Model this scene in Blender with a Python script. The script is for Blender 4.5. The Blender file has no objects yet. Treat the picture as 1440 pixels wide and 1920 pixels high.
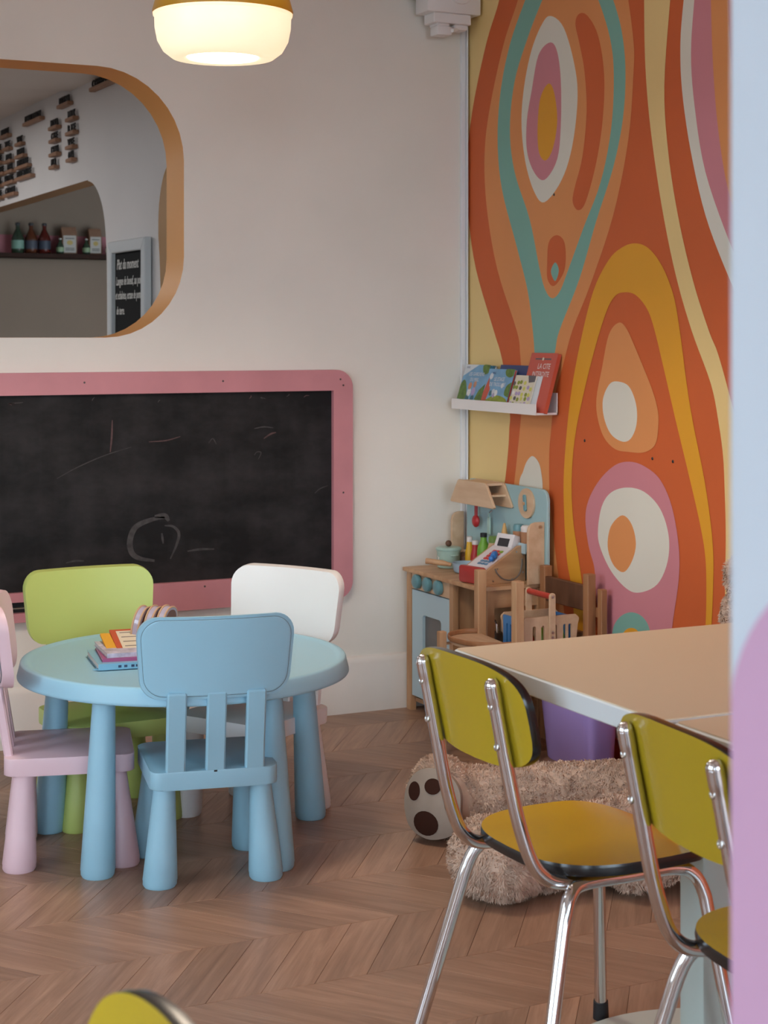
import bpy, bmesh, math, random
import numpy as np
from mathutils import Vector, Matrix
from mathutils.geometry import tessellate_polygon

random.seed(7)
SC = bpy.context.scene
COL = SC.collection
PI = math.pi

# ------------------------------------------------------------------ camera
cam_d = bpy.data.cameras.new('camera')
cam = bpy.data.objects.new('camera', cam_d)
COL.objects.link(cam)
cam.location = (-2.986, -5.442, 1.33)
cam.rotation_euler = (PI / 2, 0, -math.radians(25.96))
cam_d.sensor_width = 36
cam_d.lens = 60.0
cam_d.shift_y = -335.0 / 1920.0
cam_d.clip_start = 0.05
cam_d.dof.use_dof = True
cam_d.dof.focus_distance = 4.2
cam_d.dof.aperture_fstop = 9.0
SC.camera = cam

# ------------------------------------------------------------------ world (overcast daylight outside the shop windows)
W = bpy.data.worlds.new('overcast_sky')
SC.world = W
W.use_nodes = True
_bg = W.node_tree.nodes['Background']
_bg.inputs['Color'].default_value = (0.70, 0.86, 1.0, 1)
_bg.inputs['Strength'].default_value = 10.5

# window bays: (wall x or y, centre, width) - portals sit in the real openings
WIN_LEFT = [(-4.8, -3.85), (-2.75, -1.75)]      # y ranges in the left wall (x = -5.4)
WIN_REAR = [(-5.1, -3.6), (-3.4, -1.9), (-1.7, -0.3)]                    # x ranges in the rear wall (y = -7.6)
WZ0, WZ1 = 0.35, 2.55
def portal(loc, rot, w, h):
    l = bpy.data.lights.new('daylight_portal', 'AREA')
    l.shape = 'RECTANGLE'; l.size = w; l.size_y = h; l.energy = 1
    l.cycles.is_portal = True
    o = bpy.data.objects.new('daylight_portal', l); COL.objects.link(o)
    o.location = loc; o.rotation_euler = rot
for a, b in WIN_LEFT:
    portal((-5.48, (a + b) / 2, (WZ0 + WZ1) / 2), (PI / 2, 0, -PI / 2), b - a, WZ1 - WZ0)
for a, b in WIN_REAR:
    portal(((a + b) / 2, -7.68, (WZ0 + WZ1) / 2), (PI / 2, 0, PI), b - a, WZ1 - WZ0)

# unseen area lights added to brighten the serving room and the kitchen
def area(loc, size, energy, col, rot=(0, 0, 0)):
    l = bpy.data.lights.new('added_fill_light', 'AREA'); l.size = size; l.energy = energy; l.color = col
    o = bpy.data.objects.new('added_fill_light', l); COL.objects.link(o); o.location = loc; o.rotation_euler = rot
area((-2.6, 3.2, 2.46), 0.9, 52, (1.0, 0.97, 0.95))
area((0.9, 4.4, 2.46), 0.5, 0.7, (1.0, 0.84, 0.68))
# added warm fill from above in the cafe room, lights without fittings
for _x in (-1.4, -3.6):
    for _y, _w in ((-1.9, 5), (-4.2, 0.8)):
        area((_x, _y, 2.74), 1.1, _w, (1.0, 0.92, 0.84))

SC.view_settings.view_transform = 'Standard'
SC.view_settings.look = 'None'
SC.view_settings.gamma = 1.0
SC.view_settings.use_curve_mapping = False
SC.view_settings.exposure = 0.03
SC.cycles.use_denoising = True
SC.cycles.max_bounces = 8
SC.cycles.diffuse_bounces = 5
SC.cycles.glossy_bounces = 3
SC.cycles.sample_clamp_indirect = 6.0
SC.cycles.caustics_reflective = False
SC.cycles.caustics_refractive = False

# ------------------------------------------------------------------ materials
MATS = {}
def s2l(c):
    return tuple((v / 255 / 12.92) if v / 255 <= 0.04045 else ((v / 255 + 0.055) / 1.055) ** 2.4 for v in c)
def mat(name, col, rough=0.5, metal=0.0, var=0.0, vscale=6.0, bump=0.0, bscale=60.0, spec=0.5, coat=0.0, emit=None, estr=0.0, stretch=None, col2=None):
    """Principled material with optional procedural colour variation (noise) and fine relief."""
    if name in MATS: return MATS[name]
    m = bpy.data.materials.new(name); m.use_nodes = True
    nt = m.node_tree; N = nt.nodes; L = nt.links
    p = N['Principled BSDF']
    p.inputs['Base Color'].default_value = (*col, 1)
    p.inputs['Roughness'].default_value = rough
    p.inputs['Metallic'].default_value = metal
    p.inputs['Specular IOR Level'].default_value = spec
    p.inputs['Coat Weight'].default_value = coat
    p.inputs['Coat Roughness'].default_value = 0.08
    if emit:
        p.inputs['Emission Color'].default_value = (*emit, 1); p.inputs['Emission Strength'].default_value = estr
    if var or bump:
        tc = N.new('ShaderNodeTexCoord'); mp = N.new('ShaderNodeMapping')
        L.new(tc.outputs['Object'], mp.inputs['Vector'])
        if stretch: mp.inputs['Scale'].default_value = stretch
    if var:
        no = N.new('ShaderNodeTexNoise'); no.inputs['Scale'].default_value = vscale; no.inputs['Detail'].default_value = 6
        L.new(mp.outputs[0], no.inputs['Vector'])
        cr = N.new('ShaderNodeValToRGB')
        c2 = col2 or tuple(v * (1 - var) for v in col)
        cr.color_ramp.elements[0].position = 0.32; cr.color_ramp.elements[1].position = 0.68
        cr.color_ramp.elements[0].color = (*c2, 1)
        cr.color_ramp.elements[1].color = (*(tuple(min(1, v * (1 + var * 0.4)) for v in col) if not col2 else col), 1)
        L.new(no.outputs['Fac'], cr.inputs['Fac']); L.new(cr.outputs['Color'], p.inputs['Base Color'])
    if bump:
        nb = N.new('ShaderNodeTexNoise'); nb.inputs['Scale'].default_value = bscale; nb.inputs['Detail'].default_value = 4
        L.new(mp.outputs[0], nb.inputs['Vector'])
        bp = N.new('ShaderNodeBump'); bp.inputs['Strength'].default_value = bump; bp.inputs['Distance'].default_value = 0.004
        L.new(nb.outputs['Fac'], bp.inputs['Height']); L.new(bp.outputs['Normal'], p.inputs['Normal'])
    MATS[name] = m
    return m

def plank_mat(name, ang):
    m = bpy.data.materials.new(name); m.use_nodes = True
    nt = m.node_tree; N = nt.nodes; L = nt.links; p = N['Principled BSDF']
    tc = N.new('ShaderNodeTexCoord'); oi = N.new('ShaderNodeObjectInfo'); ge = N.new('ShaderNodeNewGeometry')
    ad = N.new('ShaderNodeMath'); ad.operation = 'ADD'
    L.new(oi.outputs['Random'], ad.inputs[0]); L.new(ge.outputs['Random Per Island'], ad.inputs[1])
    fr = N.new('ShaderNodeMath'); fr.operation = 'FRACT'; L.new(ad.outputs[0], fr.inputs[0])
    def dot(d):
        n = N.new('ShaderNodeVectorMath'); n.operation = 'DOT_PRODUCT'; n.inputs[1].default_value = d
        L.new(tc.outputs['Object'], n.inputs[0]); return n.outputs['Value']
    du = dot((math.cos(ang), math.sin(ang), 0)); dv = dot((-math.sin(ang), math.cos(ang), 0))
    def madd(a, k, b, bk):
        n = N.new('ShaderNodeMath'); n.operation = 'MULTIPLY'; L.new(a, n.inputs[0]); n.inputs[1].default_value = k
        n2 = N.new('ShaderNodeMath'); n2.operation = 'MULTIPLY_ADD'; L.new(b, n2.inputs[0]); n2.inputs[1].default_value = bk; L.new(n.outputs[0], n2.inputs[2])
        return n2.outputs[0]
    cv = N.new('ShaderNodeCombineXYZ')
    L.new(madd(du, 2.6, fr.outputs[0], 37.0), cv.inputs[0]); L.new(madd(dv, 34.0, fr.outputs[0], 91.0), cv.inputs[1]); L.new(madd(dv, 0.0, fr.outputs[0], 53.0), cv.inputs[2])
    n1 = N.new('ShaderNodeTexNoise'); n1.inputs['Scale'].default_value = 1.0; n1.inputs['Detail'].default_value = 8; n1.inputs['Roughness'].default_value = 0.62; n1.inputs['Distortion'].default_value = 0.9
    L.new(cv.outputs[0], n1.inputs['Vector'])
    cv2 = N.new('ShaderNodeCombineXYZ')
    L.new(madd(du, 9.0, fr.outputs[0], 17.0), cv2.inputs[0]); L.new(madd(dv, 210.0, fr.outputs[0], 11.0), cv2.inputs[1])
    n2 = N.new('ShaderNodeTexNoise'); n2.inputs['Scale'].default_value = 1.0; n2.inputs['Detail'].default_value = 3
    L.new(cv2.outputs[0], n2.inputs['Vector'])
    cr = N.new('ShaderNodeValToRGB'); e = cr.color_ramp.elements
    e[0].position = 0.28; e[0].color = (0.215, 0.122, 0.078, 1); e[1].position = 0.72; e[1].color = (0.43, 0.268, 0.182, 1)
    x = e.new(0.5); x.color = (0.325, 0.192, 0.127, 1)
    mx = N.new('ShaderNodeMath'); mx.operation = 'MULTIPLY_ADD'; L.new(n2.outputs['Fac'], mx.inputs[0]); mx.inputs[1].default_value = 0.22
    mb = N.new('ShaderNodeMath'); mb.operation = 'MULTIPLY_ADD'; L.new(n1.outputs['Fac'], mb.inputs[0]); mb.inputs[1].default_value = 0.85; mb.inputs[2].default_value = -0.03
    L.new(mb.outputs[0], mx.inputs[2]); L.new(mx.outputs[0], cr.inputs['Fac'])
    hs = N.new('ShaderNodeHueSaturation')
    mr = N.new('ShaderNodeMapRange'); mr.inputs['To Min'].default_value = 0.87; mr.inputs['To Max'].default_value = 1.12
    L.new(fr.outputs[0], mr.inputs['Value']); L.new(mr.outputs[0], hs.inputs['Value'])
    L.new(cr.outputs['Color'], hs.inputs['Color']); L.new(hs.outputs['Color'], p.inputs['Base Color'])
    p.inputs['Roughness'].default_value = 0.36; p.inputs['Specular IOR Level'].default_value = 0.42
    bp = N.new('ShaderNodeBump'); bp.inputs['Strength'].default_value = 0.12; bp.inputs['Distance'].default_value = 0.002
    L.new(n2.outputs['Fac'], bp.inputs['Height']); L.new(bp.outputs['Normal'], p.inputs['Normal'])
    return m

def wood(name, col, col2, axis=(3, 40, 40), rough=0.5):
    return mat(name, col, rough, var=0.3, vscale=1.0, stretch=axis, col2=col2, bump=0.05, bscale=1.0)

# ------------------------------------------------------------------ mesh helpers
OFF = {}
def thing(name, label, cat, loc=(0, 0, 0), rotz=0.0, group=None, kind=None):
    o = bpy.data.objects.new(name, None); COL.objects.link(o)
    o.empty_display_size = 0.05
    o.location = loc; o.rotation_euler = (0, 0, rotz)
    o['label'] = label; o['category'] = cat
    if group: o['group'] = group
    OFF[o.name] = Matrix.Translation(loc) @ Matrix.Rotation(rotz, 4, 'Z')
    return o
def obj(name, bm, m, parent=None, world=True, smooth=True, ang=35, loc=None):
    """link a bmesh as ONE object; world=True: the verts are in room coordinates and are moved into the parent's frame"""
    bmesh.ops.recalc_face_normals(bm, faces=bm.faces[:]) if smooth is not None else None
    if smooth:
        for f in bm.faces: f.smooth = True
        lim = math.radians(ang)
        for e in bm.edges:
            if len(e.link_faces) == 2 and e.calc_face_angle(0) > lim: e.smooth = False
    me = bpy.data.meshes.new(name); bm.to_mesh(me); bm.free()
    for mm in (m if isinstance(m, (list, tuple)) else [m]): me.materials.append(mm)
    o = bpy.data.objects.new(name, me); COL.objects.link(o)
    base = Matrix.Identity(4)
    if parent is not None:
        o.parent = parent
        base = OFF.get(parent.name, Matrix.Identity(4))
        if world and parent.name in OFF: me.transform(base.inverted())
        OFF[o.name] = base
    elif loc is not None:
        me.transform(Matrix.Translation(loc).inverted()); o.location = loc
        OFF[o.name] = Matrix.Translation(loc)
    return o
def tag(o, label, cat, group=None):
    o['label'] = label; o['category'] = cat
    if group: o['group'] = group
    return o
def struct(o, label=None):
    o['kind'] = 'structure'
    if label: o['label'] = label
    return o
def B(): return bmesh.new()
def box(bm, x0, x1, y0, y1, z0, z1, bev=0.0, seg=2, M=None):
    vs = [bm.verts.new((x, y, z)) for x in (x0, x1) for y in (y0, y1) for z in (z0, z1)]
    fs = [bm.faces.new([vs[i] for i in f]) for f in ((0, 1, 3, 2), (4, 6, 7, 5), (0, 4, 5, 1), (2, 3, 7, 6), (0, 2, 6, 4), (1, 5, 7, 3))]
    if bev:
        es = list({e for f in fs for e in f.edges})
        r = bmesh.ops.bevel(bm, geom=es, offset=bev, segments=seg, affect='EDGES', profile=0.5)
        vs = list({v for f in r['faces'] for v in f.verts} | {v for v in vs if v.is_valid})
    if M is not None: bmesh.ops.transform(bm, matrix=M, verts=[v for v in vs if v.is_valid])
    return bm
def frame_basis(o, ux, uy):
    ux = Vector(ux).normalized(); uy = Vector(uy).normalized(); uz = ux.cross(uy)
    m = Matrix.Identity(4)
    for i in range(3): m[i][0] = ux[i]; m[i][1] = uy[i]; m[i][2] = uz[i]; m[i][3] = o[i]
    return m
def prism(bm, pts, depth, M, bev=0.0, seg=2):
    """polygon pts (2D) in the XY plane of M, extruded by depth along its Z"""
    a = [bm.verts.new(M @ Vector((x, y, 0))) for x, y in pts]
    b = [bm.verts.new(M @ Vector((x, y, depth))) for x, y in pts]
    n = len(pts)
    f1 = bm.faces.new(a[::-1]); f2 = bm.faces.new(b)
    for i in range(n): bm.faces.new((a[i], a[(i + 1) % n], b[(i + 1) % n], b[i]))
    if bev:
        bmesh.ops.bevel(bm, geom=list(f1.edges) + list(f2.edges), offset=bev, segments=seg, affect='EDGES', profile=0.5)
    return bm
def rrect(x0, x1, y0, y1, r, n=6, rs=None):
    rs = rs or (r, r, r, r)          # bl, br, tr, tl
    out = []
    for (cx, cy, a0, rr) in ((x0 + rs[0], y0 + rs[0], PI, rs[0]), (x1 - rs[1], y0 + rs[1], 1.5 * PI, rs[1]), (x1 - rs[2], y1 - rs[2], 0, rs[2]), (x0 + rs[3], y1 - rs[3], PI / 2, rs[3])):
        if rr <= 1e-6: out.append((cx, cy)); continue
        for i in range(n + 1):
            t = a0 + PI / 2 * i / n; out.append((cx + rr * math.cos(t), cy + rr * math.sin(t)))
    return out
def ellipse(cx, cy, rx, ry, n=24): return [(cx + rx * math.cos(2 * PI * i / n), cy + ry * math.sin(2 * PI * i / n)) for i in range(n)]
def crom(P, k=6, closed=False):
    """Catmull-Rom through P (tuples of any dimension)"""
    P = [np.array(p, float) for p in P]; n = len(P); out = []
    rng = range(n) if closed else range(n - 1)
    for i in rng:
        p1, p2 = P[i], P[(i + 1) % n]
        p0 = P[i - 1] if (closed or i > 0) else 2 * p1 - p2
        p3 = P[(i + 2) % n] if (closed or i + 2 < n) else 2 * p2 - p1
        for j in range(k):
            t = j / k
            out.append(0.5 * ((2 * p1) + (-p0 + p2) * t + (2 * p0 - 5 * p1 + 4 * p2 - p3) * t * t + (-p0 + 3 * p1 - 3 * p2 + p3) * t ** 3))
    if not closed: out.append(P[-1])
    return [tuple(float(v) for v in p) for p in out]
def tube(bm, pts, r, seg=10, cap=True, closed=False, sx=1.0):
    P = [Vector(p) for p in pts]; n = len(P)
    R = r if isinstance(r, (list, tuple)) else [r] * n
    T = []
    for i in range(n):
        a = P[(i - 1) % n] if (closed or i > 0) else P[i]; b = P[(i + 1) % n] if (closed or i < n - 1) else P[i]
        T.append((b - a).normalized())
    up = Vector((0, 0, 1)) if abs(T[0].z) < 0.9 else Vector((1, 0, 0))
    u = T[0].cross(up).normalized(); rings = []
    for i in range(n):
        u = (u - T[i] * u.dot(T[i])).normalized(); v = T[i].cross(u)
        rings.append([bm.verts.new(P[i] + (u * math.cos(2 * PI * k / seg) * sx + v * math.sin(2 * PI * k / seg)) * R[i]) for k in range(seg)])
    for i in range(n if closed else n - 1):
        a, b = rings[i], rings[(i + 1) % n]
        for k in range(seg): bm.faces.new((a[k], a[(k + 1) % seg], b[(k + 1) % seg], b[k]))
    if cap and not closed: bm.faces.new(rings[0][::-1]); bm.faces.new(rings[-1])
    return bm
def lathe(bm, prof, c=(0, 0, 0), seg=24, axis=None, close=False):
    """revolve (r, h) about Z through c (or about axis)"""
    M = Matrix.Translation(c)
    if axis is not None: M = M @ Vector(axis).to_track_quat('Z', 'Y').to_matrix().to_4x4()
    rings = []
    for r, h in prof:
        if r < 1e-6: rings.append([bm.verts.new(M @ Vector((0, 0, h)))])
        else: rings.append([bm.verts.new(M @ Vector((r * math.cos(2 * PI * k / seg), r * math.sin(2 * PI * k / seg), h))) for k in range(seg)])
    for a, b in zip(rings, rings[1:]):
        for k in range(seg):
            k2 = (k + 1) % seg
            if len(a) == 1 and len(b) == 1: continue
            if len(a) == 1: bm.faces.new((a[0], b[k2], b[k]))
            elif len(b) == 1: bm.faces.new((a[k], a[k2], b[0]))
            else: bm.faces.new((a[k], a[k2], b[k2], b[k]))
    if not close:
        if len(rings[0]) > 1: bm.faces.new(rings[0][::-1])
        if len(rings[-1]) > 1: bm.faces.new(rings[-1])
    return bm
def cyl(bm, p0, p1, r0, r1=None, seg=16):
    return tube(bm, [p0, p1], [r0, r0 if r1 is None else r1], seg)
def ball(bm, c, r, seg=16, sc=(1, 1, 1), R=None):
    M = Matrix.Translation(c) @ (R if R is not None else Matrix.Identity(4)) @ Matrix.Diagonal((r * sc[0], r * sc[1], r * sc[2], 1))
    bmesh.ops.create_uvsphere(bm, u_segments=seg, v_segments=max(6, seg // 2), radius=1.0, matrix=M); return bm
def flat(bm, pts, M):
    bm.faces.new([bm.verts.new(M @ Vector((x, y, 0))) for x, y in pts]); return bm
def resample(P, n=96):
    Q = [np.array(q, float) for q in P]; Q.append(Q[0]); d = [0.0]
    for a, c in zip(Q, Q[1:]): d.append(d[-1] + float(np.linalg.norm(c - a)))
    xs = np.linspace(0, d[-1], n, endpoint=False); A = np.array(Q)
    return [(float(np.interp(x, d, A[:, 0])), float(np.interp(x, d, A[:, 1]))) for x in xs]
def panel(outline, mapf, thick, rings=(1.0, 0.97, 0.9, 0.8, 0.68, 0.54, 0.4, 0.26, 0.12)):
    """a bent board: outline in 2D, mapf(u, v, w) -> 3D with w = 0..thick. returns (faces bmesh, rim bmesh)"""
    bm, rim = B(), B(); n = len(outline)
    cx = sum(p[0] for p in outline) / n; cy = sum(p[1] for p in outline) / n
    for w in (0.0, thick):
        R = [[bm.verts.new(mapf(cx + (x - cx) * s, cy + (y - cy) * s, w)) for x, y in outline] for s in rings]
        for a, b in zip(R, R[1:]):
            for i in range(n): bm.faces.new((a[i], a[(i + 1) % n], b[(i + 1) % n], b[i]))
        c = bm.verts.new(mapf(cx, cy, w))
        for i in range(n): bm.faces.new((R[-1][i], R[-1][(i + 1) % n], c))
    prof = ((1.0, 0.0), (1.004, 0.18), (1.009, 0.5), (1.004, 0.82), (1.0, 1.0))
    R = [[rim.verts.new(mapf(cx + (x - cx) * s, cy + (y - cy) * s, w * thick)) for x, y in outline] for s, w in prof]
    for a, b in zip(R, R[1:]):
        for i in range(n): rim.faces.new((a[i], a[(i + 1) % n], b[(i + 1) % n], b[i]))
    return bm, rim
def text(name, s, size, m, parent, M, depth=0.0, xs=1.0, align='LEFT', shear=0.0, bold=0.0):
    cu = bpy.data.curves.new(name, 'FONT'); cu.body = s; cu.size = size; cu.extrude = depth; cu.align_x = align
    cu.shear = shear; cu.offset = bold; cu.resolution_u = 2
    t = bpy.data.objects.new(name, cu); COL.objects.link(t)
    dg = bpy.context.evaluated_depsgraph_get()
    me = bpy.data.meshes.new_from_object(t.evaluated_get(dg)); bpy.data.objects.remove(t); bpy.data.curves.remove(cu)
    me.name = name; me.materials.clear(); me.materials.append(m)
    me.transform(M @ Matrix.Diagonal((xs, 1, 1, 1)))
    o = bpy.data.objects.new(name, me); COL.objects.link(o)
    if parent is not None:
        o.parent = parent; b = OFF.get(parent.name, Matrix.Identity(4)); me.transform(b.inverted()); OFF[o.name] = b
    return o
def join(bms):
    out = B()
    for b in bms:
        me = bpy.data.meshes.new('tmp'); b.to_mesh(me); b.free(); out.from_mesh(me); bpy.data.meshes.remove(me)
    return out
def wall_holes(outer, holes, thick, M):
    """wall slab with real openings: polygon in XY of M, thickness along its Z. returns (slab, reveals)"""
    bm, rv = B(), B()
    loops = [outer] + holes
    tri = tessellate_polygon([[Vector((x, y, 0)) for x, y in l] for l in loops])
    flatp = [p for l in loops for p in l]
    for w in (0.0, thick):
        V = [bm.verts.new(M @ Vector((x, y, w))) for x, y in flatp]
        for t in tri:
            try: bm.faces.new([V[i] for i in t])
            except ValueError: pass
    for li, l in enumerate(loops):
        b = bm if li == 0 else rv
        A = [b.verts.new(M @ Vector((x, y, 0))) for x, y in l]; C = [b.verts.new(M @ Vector((x, y, thick))) for x, y in l]
        for i in range(len(l)):
            j = (i + 1) % len(l); b.faces.new((A[i], A[j], C[j], C[i]))
    return bm, rv
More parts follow.
